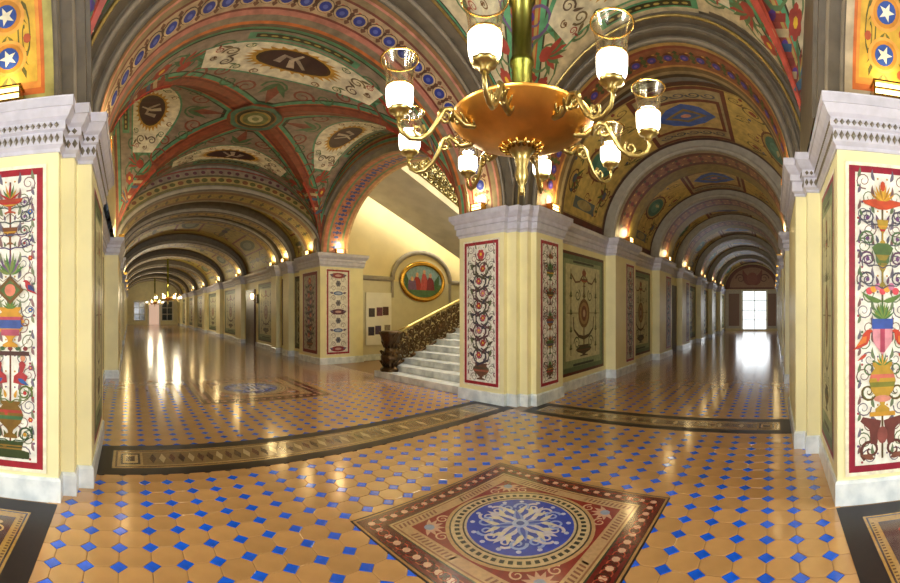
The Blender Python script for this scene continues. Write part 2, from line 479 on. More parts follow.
def rosette(name, cx, cy, R, full=True):
    b = MB().box(cx - R, cy - R, -.01, cx + R, cy + R, .002).build(name, 'dark', floor)
    P = inlay(cx, cy, cx, cy)
    sq = lambda r, c: (P.rect(-r * R, -r * R, r * R, r * R, c), P.nx())
    sq(.985, 'B58A55'); sq(.965, '3A1815'); sq(.95, '6E1A1C')
    n = 15
    for side in range(4):
        P.T = (lambda s: lambda u, v: (u * cos(s * pi / 2) - v * sin(s * pi / 2), u * sin(s * pi / 2) + v * cos(s * pi / 2)))(side)
        P.layer = 3
        for k in range(n):
            u = (-.87 + 1.74 * k / n) * R
            P.ring(u, .87 * R, .058 * R, .058 * R, .72, '4A0F12', 12); P.ring(u + .058 * R, .87 * R, .05 * R, .05 * R, .8, 'B4543E', 10)
            P.disc(u, .87 * R, .032 * R, .032 * R, 'E2B79A', 8)
    P.T = lambda u, v: (u, v); P.layer = 4
    sq(.785, '2E3A2A'); sq(.77, 'CDA977'); sq(.75, '9A6A4A')
    P.rect(-.735 * R, -.735 * R, .735 * R, .735 * R, 'C9A276')
    P.layer = 7
    for side in range(4):
        P.T = (lambda s: lambda u, v: (u * cos(s * pi / 2) - v * sin(s * pi / 2), u * sin(s * pi / 2) + v * cos(s * pi / 2)))(side)
        for k in range(34):
            u = (-.72 + 1.44 * k / 34) * R; P.poly([(u, .66 * R), (u + .02 * R, .66 * R), (u + .035 * R, .72 * R), (u + .015 * R, .72 * R)], '8C5A44')
    P.T = lambda u, v: (u, v); P.layer = 8
    sq(.635, '8E2622')
    for sx in (-1, 1):
        for sy in (-1, 1):
            u, v = sx * .53 * R, sy * .53 * R
            for k in range(7):
                a = atan2(-sy, -sx) + (k - 3) * .55
                P.leaf(u, v, a, .13 * R, .045 * R, 'D9A88C')
            P.scroll(u + sx * .02 * R, v - sy * .17 * R, .06 * R, 'E0B090', 0, 1.3, .3); P.scroll(u - sx * .17 * R, v + sy * .02 * R, .06 * R, 'E0B090', 0, 1.3, .3)
            P.layer = 10; P.disc(u, v, .045 * R, .045 * R, '9AA6C0', 8); P.layer = 9
    P.layer = 10
    for r, c in ((.62, 'C8A070'), (.59, '4A3A2A'), (.575, 'D6BC92')):
        P.disc(0, 0, r * R, r * R, c, 48); P.nx()
    for k in range(52):
        a = 2 * pi * k / 52; ca, sa = cos(a), sin(a)
        P.T = (lambda ca, sa: lambda u, v: (u * ca - v * sa, u * sa + v * ca))(ca, sa)
        P.rect(.505 * R, -.018 * R, .545 * R, .018 * R, '1E2A22')
    P.T = lambda u, v: (u, v); P.nx()
    P.disc(0, 0, .48 * R, .48 * R, '3F3A34', 48); P.nx(); P.disc(0, 0, .465 * R, .465 * R, 'C9B89A', 48); P.nx()
    P.disc(0, 0, .445 * R, .445 * R, '2A49C4', 48)
    P.fn = lambda u, v, l: (cx + u, cy + v, .0085 + .0003 * l); P.layer = 0
    for k in range(8):
        a = pi / 4 * k
        big = k % 2 == 0
        P.leaf(0, 0, a, (.36 if big else .26) * R, (.12 if big else .09) * R, 'D9D6E6' if big else '8FA6E8')
        for s in (-1, 1):
            P.scroll((.3 * cos(a + s * .24)) * R, (.3 * sin(a + s * .24)) * R, .075 * R, 'D8D4E2' if big else '9DB4F0', a, 1.3, .4, s)
            P.leaf(.16 * R * cos(a), .16 * R * sin(a), a + s * .6, .18 * R, .05 * R, 'E2DCC8')
            P.disc(.4 * R * cos(a + s * .2), .4 * R * sin(a + s * .2), .022 * R, .022 * R, 'C8D2F4', 7)
        P.nx()
        P.leaf(.04 * R * cos(a), .04 * R * sin(a), a, .2 * R, .04 * R, '3E5ACB')
    P.layer = 20; P.disc(0, 0, .07 * R, .07 * R, 'AFC2F2', 14); P.fn = lambda u, v, l: (cx + u, cy + v, .0155); P.disc(0, 0, .035 * R, .035 * R, '3550B0', 10)
    P.build('rosette_inlay', 'inlay', b)
rosette('rosette_square', 2.62, 1.86, .945)
rosette('rosette_square', 2.6, 8.55, 1.32)

# ================================================================== WALLS
Z0 = 3.33
CORN = [(0, 2.93), (.015, 2.93), (.015, 2.96), (.045, 2.985), (.045, 3.085), (.07, 3.1), (.07, 3.165), (.1, 3.19), (.14, 3.25), (.15, 3.25), (.15, 3.32), (.155, Z0), (-.3, Z0)]
BASE = [(0, .2), (.012, .2), (.022, .175), (.022, .02), (.022, -.004), (0, -.004)]


def blocks(bl, wall, face, axis, fwd=True):
    """plan points along a corridor side with blocks standing proud of the wall"""
    out = []
    for a, b in (bl if fwd else bl[::-1]):
        if not fwd: a, b = b, a
        for s, o in ((a, wall), (a, face), (b, face), (b, wall)):
            out.append((o, s) if axis == 'y' else (s, o))
    return out
N_L = [(10.2, 12.6), (14.0, 14.7), (15.3, 15.9), (20.5, 21.7), (25.5, 26.7), (31, 32), (36, 37), (41, 42), (46, 47)]
N_R = [(14.0, 14.55), (15.3, 15.9), (20.5, 21.7), (25.5, 26.7), (31, 32), (36, 37), (41, 42), (46, 47)]
E_B = [(9.5, 11.0), (13.5, 15.2), (17, 18.6), (21.5, 22.5), (25.5, 26.5), (29.5, 30.5)]
END_N, END_E = 50.0, 34.5
PATHS = dict(
    wall_left=[(-6.8, 3.55), (-.62, 3.55), (-.62, 3.7), (-.5, 3.7), (-.5, 3.88), (-.36, 3.88), (-.36, 5.5), (-.62, 5.5)] + blocks(N_L, -.62, -.28, 'y') + [(-.62, END_N)],
    wall_center=[(6.72, 5.5), (5.72, 5.5), (5.72, 4.42), (5.82, 4.42), (5.82, 4.22), (5.93, 4.22), (5.93, 4.06), (6.05, 4.06), (6.05, 3.95), (7.0, 3.95), (7.0, 4.12)] + blocks(E_B, 4.12, 3.85, 'x') + [(END_E, 4.12)],
    wall_right=[(END_E, -.6)] + blocks(E_B, -.6, -.27, 'x', False) + [(7.0, -.6), (7.0, -.27), (5.0, -.27), (5.0, -.4), (4.82, -.4), (4.82, -.55), (3.5, -.55), (3.5, -6.8)],
    wall_back=[(-.36, -6.8), (-.36, -.6), (-.5, -.6), (-.5, -.5), (-.62, -.5), (-6.8, -.5)],
    wall_far=[(5.95, END_N)] + blocks(N_R, 5.95, 5.72, 'y', False) + [(5.95, 13.0), (5.72, 13.0), (5.72, 11.4), (7.3, 11.4), (7.3, 11.6)],
)
WL = dict(wall_left='cream pier and corridor wall with red framed grotesque panel beside dark floor border',
          wall_center='cream corner pier between the two corridors with two red framed painted panels',
          wall_right='cream pier and corridor wall with crimson framed candelabra panel on white ground',
          wall_back='cream pier behind the viewpoint', wall_far='cream wall of the long corridor from the stair arch to its far end')
WALL = {}
for nm, p in PATHS.items():
    wl = structure(sweep(p, [(0, 0), (0, Z0)]).build(nm, 'cream')); wl['label'] = WL[nm]
    WALL[nm] = wl
    sweep(p, CORN).build('cornice', 'cornice', wl)
    sweep(p, BASE).build('skirting', 'base', wl)


def frieze(wall, a, b):
    """carved leaf frieze on the cornice of a near pier, between plan points a and b (open side right)"""
    L = hypot(b[0] - a[0], b[1] - a[1]); ux, uy = (b[0] - a[0]) / L, (b[1] - a[1]) / L; nx, ny = uy, -ux
    n = max(2, int(L / .052)); mb = MB()
    for zc, hh, dd in ((3.035, .04, .047), (3.132, .026, .072)):
        for k in range(n):
            c = (k + .5) * L / n; w2 = L / n * .42; q = .012
            pt = lambda s, z, d: (a[0] + ux * s + nx * d, a[1] + uy * s + ny * d, z)
            v = [pt(c - w2, zc, dd), pt(c, zc + hh, dd), pt(c + w2, zc, dd), pt(c, zc - hh, dd), pt(c, zc, dd + q)]
            mb.add(v, [(0, 1, 4), (1, 2, 4), (2, 3, 4), (3, 0, 4)])
    o = mb.build('carved_frieze', 'mould', WALL[wall]); o['kind'] = 'stuff'
for a, b in (((-2.6, 3.55), (-.6, 3.55)), ((-.62, 3.5), (-.62, 3.66)), ((-.64, 3.7), (-.46, 3.7)), ((-.5, 3.65), (-.5, 3.84)), ((-.52, 3.88), (-.31, 3.88)), ((-.36, 3.84), (-.36, 5.5))): frieze('wall_left', a, b)
for a, b in (((3.5, -.5), (3.5, -2.6)), ((4.85, -.55), (3.45, -.55)), ((4.82, -.36), (4.82, -.52)), ((5.05, -.4), (4.77, -.4))): frieze('wall_right', a, b)

# end walls with doors and windows
e = structure(MB().box(-1.2, END_N, 0, 6.6, END_N + .2, 6).build('wall_north', 'cream'))
structure(MB().box(END_E, -1.2, 0, END_E + .2, 4.6, 6).build('wall_east', 'creamwall'))
structure(MB().box(-7, -1.2, 0, -6.8, 4.2, 6).build('wall_west', 'cream'))
structure(MB().box(-1, -7, 0, 4.2, -6.8, 6).build('wall_south', 'cream'))


def window(name, axis, pos, c, wdt, z0, z1, sgn, mat, nx=2, nz=4, label=None):
    root = structure(empty(name, (0, 0, 0)))
    if label: root['label'] = label
    P = (lambda s, d, z: (s, pos + sgn * d, z)) if axis == 'y' else (lambda s, d, z: (pos + sgn * d, s, z))
    def bx(s0, s1, a, b, d0, d1):
        p, q = P(s0, d0, a), P(s1, d1, b)
        return MB().box(*[min(p[i], q[i]) for i in range(3)], *[max(p[i], q[i]) for i in range(3)])
    fr = bx(c - wdt / 2 - .12, c - wdt / 2, z0, z1 + .12, 0, .09)
    for m in (bx(c + wdt / 2, c + wdt / 2 + .12, z0, z1 + .12, 0, .09), bx(c - wdt / 2, c + wdt / 2, z1, z1 + .12, 0, .09)): fr.add(m.v, m.f)
    f = fr.build('window_frame', 'white', root)
    pw, ph = wdt / nx, (z1 - z0) / nz
    for i in range(nx):
        for j in range(nz):
            bx(c - wdt / 2 + i * pw + .03, c - wdt / 2 + (i + 1) * pw - .03, z0 + j * ph + .03, z0 + (j + 1) * ph - .03, .01, .03).build('pane', mat, root)
    bb = MB()
    for i in range(nx + 1):
        m = bx(c - wdt / 2 + i * pw - .03, c - wdt / 2 + i * pw + .03, z0, z1, .005, .05); bb.add(m.v, m.f)
    for j in range(nz + 1):
        m = bx(c - wdt / 2, c + wdt / 2, z0 + j * ph - .03, z0 + j * ph + .03, .005, .05); bb.add(m.v, m.f)
    bb.build('glazing_bar', 'white', root)
    return root
P = Paint(plane_map((END_E, 1.79, 0), (0, -1, 0), (0, 0, 1), (-1, 0, 0), .01, .003))
P.rect(-2.4, .2, 2.4, 3.3, 'C9C2B4'); P.nx(); P.rect(-2.0, .4, -1.1, 3.0, '8A6A5A'); P.rect(1.1, .4, 2.0, 3.0, '8A6A5A'); P.nx()
P.poly([(2.3 * cos(pi * k / 20), 3.35 + 2.0 * sin(pi * k / 20)) for k in range(21)], '7A4638'); P.nx()
P.poly([(1.9 * cos(pi * k / 20), 3.5 + 1.6 * sin(pi * k / 20)) for k in range(21)], 'B08A72'); P.nx()
for s_ in (-1, 1): P.leaf(0, 3.7, .5, 1.5, .6, '8A4A3E', s_, .5); P.scroll(s_ * 1.0, 4.2, .4, '6A3A34', 0, 1.4, .25, s_)
P.disc(0, 4.2, .45, .5, '9A5A48', 16)
P.build('end_wall_mural', 'paint', bpy.data.objects['wall_east'])
window('window_1', 'x', END_E - .02, 1.6, 2.0, .12, 3.2, -1, 'pane', 2, 4, 'tall bright glazed door closing the end of the corridor')
window('fill_window_2', 'x', -6.8, 1.5, 2.4, .8, 3.2, 1, 'fillpane')  # unseen window added behind the camera as a glowing fill
window('fill_window_3', 'y', -6.8, 1.57, 2.4, .8, 3.2, 1, 'fillpane')  # second added glowing window, closing the unseen south arm
window('window_4', 'y', END_N, 4.6, 1.3, .5, 2.7, -1, 'darkpane', 2, 3, 'window right of the door at the far end of the long corridor')
window('window_5', 'y', END_N, 1.2, 1.3, .5, 2.7, -1, 'darkpane', 2, 3, 'window left of the door at the far end of the long corridor')
d = structure(empty('door_1', (3.0, END_N - .05, 0))); d['label'] = 'pale door with faintly glowing reddish panel at the far end of the long corridor'
MB().box(2.2, END_N - .1, 0, 3.8, END_N, 2.9).build('door_frame', 'white', d)
MB().box(2.4, END_N - .13, .02, 3.6, END_N - .1, 2.7).build('door_leaf', material('glowing_pale_red_door', 'E2BFA8', .4, emit=.35), d)  # lit look of the leaf put in as a faint glow

# ================================================================== ARCHES AND VAULTS
def afn(axis, c, a, b, z0=Z0):
    def f(th, rho, al):
        s, z = c + (a + rho) * cos(th), z0 + (b + rho) * sin(th)
        return (s, al, z) if axis == 'y' else (al, s, z)
    return f


def arch(name, axis, c, a, b, steps, soff, mat='mould', back=None, label=None):
    """steps: [(rho, along0, along1)...] mouldings; soff=(along0, along1)"""
    f = afn(axis, c, a, b); mb = MB(); n = 40
    mb.grid(lambda i, j: f(pi * (1 - i), 0, soff[0] + (soff[1] - soff[0]) * j), n, 1)
    prev = soff[0]; rho = 0
    for r, al0, al1 in steps:
        mb.grid(lambda i, j: f(pi * (1 - i), rho + (r - rho) * j, prev), n, 1)
        mb.grid(lambda i, j: f(pi * (1 - i), r, al0 + (al1 - al0) * j), n, 1)
        prev = al0; rho = r
    o = structure(mb.build(name, mat, smooth=False))
    if back:
        bm = MB(); bm.grid(lambda i, j: f(pi * (1 - i), back * j, soff[1]), n, 1); bm.build('back_face', mat, o)
    if label: o['label'] = label
    return o


def spandrel(parent, axis, al, inner, outer, mat, name='spandrel'):
    fi, fo = afn(axis, *inner), afn(axis, *outer)
    mb = MB(); mb.grid(lambda i, j: tuple(p + (q - p) * j for p, q in zip(fi(pi * (1 - i), 0, al), fo(pi * (1 - i), 0, al))), 48, 1)
    return mb.build(name, mat, parent)


def ring_line(parent, axis, c, a, b, rho0, rho1, al, sgn, mat, name='moulding', q=.025):
    """raised roll round the face of an arch"""
    f = afn(axis, c, a, b); mb = MB(); K = 6
    mb.grid(lambda i, j: f(pi * (1 - i), rho0 + (rho1 - rho0) * (.5 - .5 * cos(pi * j)), al + sgn * q * sin(pi * j)), 48, K)
    return mb.build(name, mat, parent, True)


def soffit_map(axis, c, a, b, al0, al1, base=.006):
    f = afn(axis, c, a, b)
    return lambda u, v, l: f(pi / 2 * (1 - u), -base - .0012 * l, al0 + (al1 - al0) * v)


def arc_us(n, a, b, u0=-.985, u1=.985):
    """n parameters evenly spaced by arc length between u0 and u1"""
    K = 400; us = [u0 + (u1 - u0) * i / K for i in range(K + 1)]; s = [0]
    for i in range(K):
        t0, t1 = pi / 2 * (1 - us[i]), pi / 2 * (1 - us[i + 1])
        s.append(s[-1] + hypot(a * (cos(t1) - cos(t0)), b * (sin(t1) - sin(t0))))
    out = []; i = 0
    for k in range(n):
        g = s[-1] * (k + .5) / n
        while s[i + 1] < g: i += 1
        out.append(us[i])
    return out, s[-1]


def soffit_bands(parent, axis, c, a, b, al0, al1, bands, name='painted_soffit', extra=None, mat='vault'):
    P = Paint(soffit_map(axis, c, a, b, al0, al1), .05)
    for v0, v1, col in bands: P.rect(-.99, v0, .99, v1, col, 48)
    if extra: P.nx(); extra(P)
    return P.build(name, mat, parent)


def medallions(parent, axis, c, a, b, al, n, rad, ring, disc, heart, name='medallion'):
    f = afn(axis, c, a, b); us, L = arc_us(n, a, b)
    for k, u in enumerate(us):
        th = pi / 2 * (1 - u)
        o = Vector(f(th, -.012, al)); t = (Vector(f(th - .01, -.012, al)) - o).normalized()
        al_v = Vector((0, 1, 0)) if axis == 'y' else Vector((1, 0, 0))
        nn = (Vector(f(th, -.1, al)) - o).normalized()
        mb = MB(); cols = []
        def d(r, h, col, r2=0):
            pts = [tuple(o + t * (r * cos(2 * pi * i / 12)) + al_v * (r * 1.1 * sin(2 * pi * i / 12)) + nn * h) for i in range(12)]
            mb.add(pts, [tuple(range(12))]); cols.append(lin(col))
        d(rad, 0, '4A3A30'); d(rad * .92, .004, ring); d(rad * .7, .008, disc); d(rad * .3, .012, heart)
        mb.build(name, 'vault', parent, cols=cols)

# crossing arches --------------------------------------------------
NA = dict(c=2.68, a=3.04, b=2.2); EA = dict(c=1.84, a=2.11, b=2.2)
a1 = arch('trim_1', 'y', **NA, steps=[(.1, 4.28, 4.45), (.2, 4.12, 4.28), (.3, 4.1, 4.12)], soff=(4.45, 5.5), label='wide painted arch with blue medallions into the long corridor')
ring_line(a1, 'y', **NA, rho0=.02, rho1=.08, al=4.45, sgn=-1, mat='rollmould'); ring_line(a1, 'y', **NA, rho0=.115, rho1=.17, al=4.28, sgn=-1, mat='rollmould')
ring_line(a1, 'y', **NA, rho0=.21, rho1=.25, al=4.12, sgn=-1, mat='oldgold')


def flourish(n, a, b, cs, vv=.5, off=.5):
    us, L = arc_us(n, a, b); du = us[1] - us[0]
    def ex(P):
        for k, u in enumerate(us):
            x = u + (us[min(k + 1, n - 1)] - u) * off if k < n - 1 else u
            d = abs(us[min(k + 1, n - 1)] - us[max(k - 1, 0)]) / 2
            P.poly([(x - d * .22, vv), (x, vv + .1), (x + d * .22, vv), (x, vv - .1)], cs[0])
            P.leaf(x, vv + .08, pi / 2, .09, d * .3, cs[1]); P.leaf(x, vv - .08, -pi / 2, .09, d * .3, cs[1])
            P.disc(x - d * .3, vv + .11, d * .1, .02, cs[2], 6); P.disc(x + d * .3, vv - .11, d * .1, .02, cs[2], 6)
    return ex
soffit_bands(a1, 'y', **NA, al0=4.45, al1=5.5, bands=[(0, .06, '8A6A48'), (.06, .1, 'C98A7E'), (.1, .2, '8E7F63'), (.2, .24, '6E3A34'), (.24, .62, 'B7A084'), (.62, .66, '7A3A34'), (.66, .76, 'BE7F74'), (.76, .88, '8B8070'), (.88, .94, 'C8733E'), (.94, 1, '6B5A44')],
             extra=flourish(30, NA['a'], NA['b'], ('5A3A30', '6E4A3A', 'B0553E'), .43))
medallions(a1, 'y', **NA, al=4.9, n=30, rad=.125, ring='C9B592', disc='2E3F9C', heart='5C6CC0')
a2 = arch('trim_2', 'x', **EA, steps=[(.1, 5.93, 6.05), (.2, 5.82, 5.93), (.3, 5.72, 5.82)], soff=(6.05, 7.0), label='painted arch with purple flowers into the bright ended corridor')
ring_line(a2, 'x', **EA, rho0=.02, rho1=.08, al=6.05, sgn=-1, mat='rollmould'); ring_line(a2, 'x', **EA, rho0=.115, rho1=.17, al=5.93, sgn=-1, mat='mould')
ring_line(a2, 'x', **EA, rho0=.21, rho1=.25, al=5.82, sgn=-1, mat='oldgold')
soffit_bands(a2, 'x', **EA, al0=6.05, al1=7.0, bands=[(0, .08, 'A8894E'), (.08, .14, '7A3326'), (.14, .62, '8A5238'), (.62, .68, 'B98A50'), (.68, .8, '6E5A3C'), (.8, .9, '9A8A68'), (.9, 1, '54442E')],
             extra=flourish(24, EA['a'], EA['b'], ('4E5A2C', '3E4A28', 'C9A04A'), .38))
medallions(a2, 'x', **EA, al=6.42, n=24, rad=.1, ring='7A4438', disc='3E3A9A', heart='7A5AB8')
WA = dict(c=1.525, a=2.025, b=2.2); SA = dict(c=1.57, a=1.93, b=2.2)
a3 = arch('trim_3', 'x', **WA, steps=[(.1, -.5, -.62), (.22, -.4, -.5), (.33, -.36, -.4)], soff=(-.62, -1.75), label='arch over the cream pier with orange star panel on its underside')
ring_line(a3, 'x', **WA, rho0=.02, rho1=.08, al=-.62, sgn=1, mat='mould'); ring_line(a3, 'x', **WA, rho0=.12, rho1=.19, al=-.5, sgn=1, mat='rollmould')
a4 = arch('trim_4', 'y', **SA, steps=[(.1, -.48, -.6), (.22, -.4, -.48), (.33, -.36, -.4)], soff=(-.6, -1.75), label='arch over the right hand pier with two star medallions on its underside')
ring_line(a4, 'y', **SA, rho0=.02, rho1=.08, al=-.6, sgn=1, mat='rollmould'); ring_line(a4, 'y', **SA, rho0=.12, rho1=.19, al=-.48, sgn=1, mat='rollmould')


def star_soffit(parent, axis, A, al0, al1, green):
    P = Paint(soffit_map(axis, A['c'], A['a'], A['b'], al0, al1, .008), .05)
    P.rect(-1, 0, 1, 1, 'A9A05A' if green else 'B7A68A', 48); P.nx()
    P.rect(-.97, .1, .97, .9, 'C96A2E', 48); P.nx(); P.rect(-.955, .14, .955, .86, 'E0913C', 48); P.nx(); P.rect(-.94, .18, .94, .82, 'D3A93C', 48); P.nx()
    us, L = arc_us(19, A['a'], A['b'], -.93, .93); k = L / 1.9
    for i, u in enumerate(us):
        d = abs(us[1] - us[0]) if i in (0, 18) else abs(us[min(i + 1, 18)] - us[max(i - 1, 0)]) / 2
        r = .21; ru = d * .44
        base = P.layer
        P.scroll(u - d * .5, .5 + (.2 if i % 2 else -.2), .09, '5E5A26', 0, 1.5, .2)
        for s in (-1, 1):
            P.leaf(u + d * .45, .5, s * pi / 2 * .8, .24, d * .22, '6E6A2A'); P.disc(u + s * d * .42, .5 + s * .22, d * .12, .045, 'B0532E', 7)
        P.nx(); P.disc(u, .5, ru, r, 'E2A24A', 18); P.nx(); P.disc(u, .5, ru * .82, r * .8, 'C7862E', 18); P.nx(); P.disc(u, .5, ru * .6, r * .58, '2E4F9E', 16); P.nx()
        st = [(u + ru * .5 * (1 if q % 2 == 0 else .4) * cos(pi / 2 + q * pi / 5), .5 + r * .5 * (1 if q % 2 == 0 else .4) * sin(pi / 2 + q * pi / 5)) for q in range(10)]
        P.poly(st, 'EDE7D0'); P.layer = base
    P.build('star_panel', 'vault', parent)
star_soffit(a3, 'x', WA, -.66, -1.47, True)
star_soffit(a4, 'y', SA, -.61, -1.3, False)

# groin vaults ------------------------------------------------------
def groin(name, cx, cy, a, b, h, label):
    n = 40
    def f(i, j):
        X, Y = 2 * i - 1, 2 * j - 1
        return (cx + a * sin(X * pi / 2), cy + b * sin(Y * pi / 2), Z0 + h * cos(min(abs(X), abs(Y)) * pi / 2))
    mb = MB(); mb.grid(f, n, n)
    o = structure(mb.build(name, 'mould')); o['label'] = label
    return o


def groin_map(cx, cy, a, b, h, web):
    R = [lambda p, q: (p, q), lambda p, q: (q, -p), lambda p, q: (-p, -q), lambda p, q: (-q, p)][web]  # N E S W
    def m(p, q, l):
        X, Y = R(p, q); off = .006 + .0015 * l
        if web % 2 == 0: k = X
        else: k = Y
        ax = a if web % 2 == 0 else b
        sn, cs = sin(k * pi / 2), cos(k * pi / 2)
        nx, nz = sn / ax, cs / h; L = hypot(nx, nz)
        x, y, z = cx + a * sin(X * pi / 2), cy + b * sin(Y * pi / 2), Z0 + h * cs
        if web % 2 == 0: x -= off * nx / L
        else: y -= off * nx / L
        return (x, y, z - off * nz / L)
    return m


def tri(P, m0, m1, col, n=18):
    """fills the web triangle |p|<q, inset by m0 from the groins and m1 from the arch"""
    top = 1 - m1; bot = m0 * 1.3
    for i in range(n):
        q0, q1 = bot + (top - bot) * i / n, bot + (top - bot) * (i + 1) / n
        w0, w1 = max(0, q0 - m0), max(0, q1 - m0); K = 10
        P.quadstrip([(-w0 + 2 * w0 * k / K, q0) for k in range(K + 1)], [(-w1 + 2 * w1 * k / K, q1) for k in range(K + 1)], col)


def oval(P, p, q, rp, rq, cols):
    for k, (s, c) in enumerate(cols):
        P.disc(p, q, rp * s, rq * s, c, 22); P.nx()


def web_paint(parent, V, web, st):
    P = Paint(groin_map(*V, web), .05)
    tri(P, 0, 0, st['rib']); P.nx(); tri(P, .05, .1, st['rib2']); P.nx(); tri(P, .068, .13, st.get('rib3', 'B9603E')); P.nx(); tri(P, .078, .15, st['edge']); P.nx(); tri(P, .108, .2, st['line']); P.nx(); tri(P, .12, .215, st['ground']); P.nx()
    L0 = P.layer
    # cream field round the oval, set against the arch
    cq = st.get('cq', .66)
    K = 14
    P.quadstrip([(-.36 + .72 * k / K, cq + .14) for k in range(K + 1)], [(-.36 + .72 * k / K, cq - .04 - .13 * sin(pi * k / K)) for k in range(K + 1)], st['edge']); P.nx()
    P.quadstrip([(-.34 + .68 * k / K, cq + .127) for k in range(K + 1)], [(-.34 + .68 * k / K, cq - .03 - .13 * sin(pi * k / K)) for k in range(K + 1)], st['field'])
    P.nx()
    for k in range(26):
        a = 2 * pi * k / 26; c_, s_ = cos(a), sin(a)
        P.poly([(.15 * c_ - .014 * s_, cq + .085 * s_ + .012 * c_), (.19 * c_, cq + .11 * s_), (.15 * c_ + .014 * s_, cq + .085 * s_ - .012 * c_)], st['gold'])
    P.nx(); oval(P, 0, cq, .158, .092, [(1, st['gold']), (.9, '4A3418'), (.82, st['oval'])])
    P.path([(-.05, cq - .05), (-.01, cq + .01), (.04, cq + .03), (.06, cq - .03)], .012, .03, 'A79A90'); P.path([(.0, cq - .06), (.01, cq + .0), (-.02, cq + .06)], .03, .01, 'C4B8A8')
    for s in (-1, 1):
        for k, (x, y_, r, c) in enumerate(((.24, .06, .035, '7A6A4A'), (.29, .09, .02, 'A8483E'), (.25, -.02, .03, '6A5A4A'), (.18, .1, .02, '5E7A52'), (.3, .03, .018, '7A5A3A'), (.12, -.12, .02, '8A6A4A'), (.2, -.08, .022, '5E7A52'))):
            P.scroll(s * x, cq + y_, r, c, k, 1.4, .3, s); P.leaf(s * x, cq + y_ + r, .6 + k, r * 1.6, r * .5, c, s)
    P.layer = L0
    P.rect(-.2, cq + .16, .2, cq + .235, st['edge'], 10); P.nx(); P.rect(-.175, cq + .175, .175, cq + .22, '3A3A24', 10); P.nx()
    for k in range(9): P.disc(-.15 + .3 * k / 8, cq + .197, .014, .01, 'B7A45A', 6)
    for s in (-1, 1):
        P.layer = L0
        P.scroll(s * .42, cq + .06, .1, st['leaf'], pi, 1.4, .16, s, st['fruit']); P.layer = L0
        P.scroll(s * .36, cq - .08, .07, st['leaf2'], 0, 1.3, .2, s)
        P.scroll(s * .27, cq + .13, .045, st['leaf'], 0, 1.4, .3, s); P.scroll(s * .25, cq - .1, .04, st['leaf2'], 2, 1.4, .3, s)
        for k in range(8):
            a = .5 + k * .28
            P.leaf(s * .42, cq + .07, a + pi * .2, .11, .03, (st['leaf'], st['fruit'])[k % 2], s)
        P.nx(); P.flower(s * .52, cq + .16, .045, st['fruit']); P.layer = L0
        # striped fan in the corner
        for k in range(9):
            x = .5 + .035 * k; P.rect(min(s * x, s * (x + .02)), cq - .02 + .035 * k, max(s * x, s * (x + .02)), cq + .1 + .02 * k, ('8E3A30', 'C9B48A', '3E5A7A')[k % 3], 1)
        P.path([(s * (.46 + .36 * t / 10), cq - .06 + .36 * t / 10) for t in range(11)], .02, .02, 'B9503E'); P.path([(s * (.44 + .4 * t / 10), cq + .13 + .14 * t / 10) for t in range(11)], .014, .014, st['leaf'])
        P.scroll(s * .12, cq - .25, .05, st['leaf2'], 0, 1.4, .25, s); P.scroll(s * .2, cq - .2, .04, st['leaf'], 2, 1.4, .25, -s)
        for k in range(7):
            a0 = pi * .55 + k * .16
            P.leaf(s * .69, cq + .16, a0, .13, .03, ('8E3A30', '4A6A86', 'B08A4A')[k % 3], s)
        P.path([(s * (.3 + .3 * t / 8), cq - .02 + .12 * sin(pi * t / 8) ** 2 + .2 * t / 8) for t in range(9)], .016, .01, st['leaf'])
    P.layer = L0
    P.scroll(0, cq - .24, .06, st['leaf'], 0, 1.5, .2, 1); P.leaf(0, cq - .2, -pi / 2, .18, .05, st['leaf2'])
    for s in (-1, 1): P.leaf(0, cq - .2, -pi / 2 + s * .5, .12, .03, st['leaf'])
    # flowers on the rib beside the groin
    if st.get('ribflower'):
        for s in (-1, 1):
            for k in range(12):
                q = .12 + .82 * k / 12
                P.disc(s * (q - .025), q, .014, .02, st['ribflower'], 7)
    P.build('painted_web', 'vault', parent)

VC = (2.68, 1.8, 3.34, 2.41, 2.5)
v1 = groin('ceiling', *VC, 'painted groin vault above the brass chandelier')
ST1 = dict(rib='A0453A', rib2='B9A05A', edge='5FA37A', line='3E3A2A', ground='CFC2A2', field='E2DCC4', gold='C29A48', oval='4A2030', leaf='5E7A52', leaf2='6E5A8A', fruit='A8483E', ribflower='5A3A8C', cq=.5)
for wbi in range(4): web_paint(v1, VC, wbi, ST1)
spandrel(v1, 'y', 4.1, (NA['c'], NA['a'] + .3, NA['b'] + .3), (VC[0], VC[2], VC[4]), 'mould')
spandrel(v1, 'x', 5.72, (EA['c'], EA['a'] + .3, EA['b'] + .3), (VC[1], VC[3], VC[4]), 'mould')
spandrel(v1, 'x', -.38, (WA['c'], WA['a'] + .33, WA['b'] + .33), (VC[1], VC[3] + .02, VC[4] + .05), 'mould')
spandrel(v1, 'y', -.38, (SA['c'], SA['a'] + .33, SA['b'] + .33), (VC[0], VC[2], VC[4] + .02), 'mould')

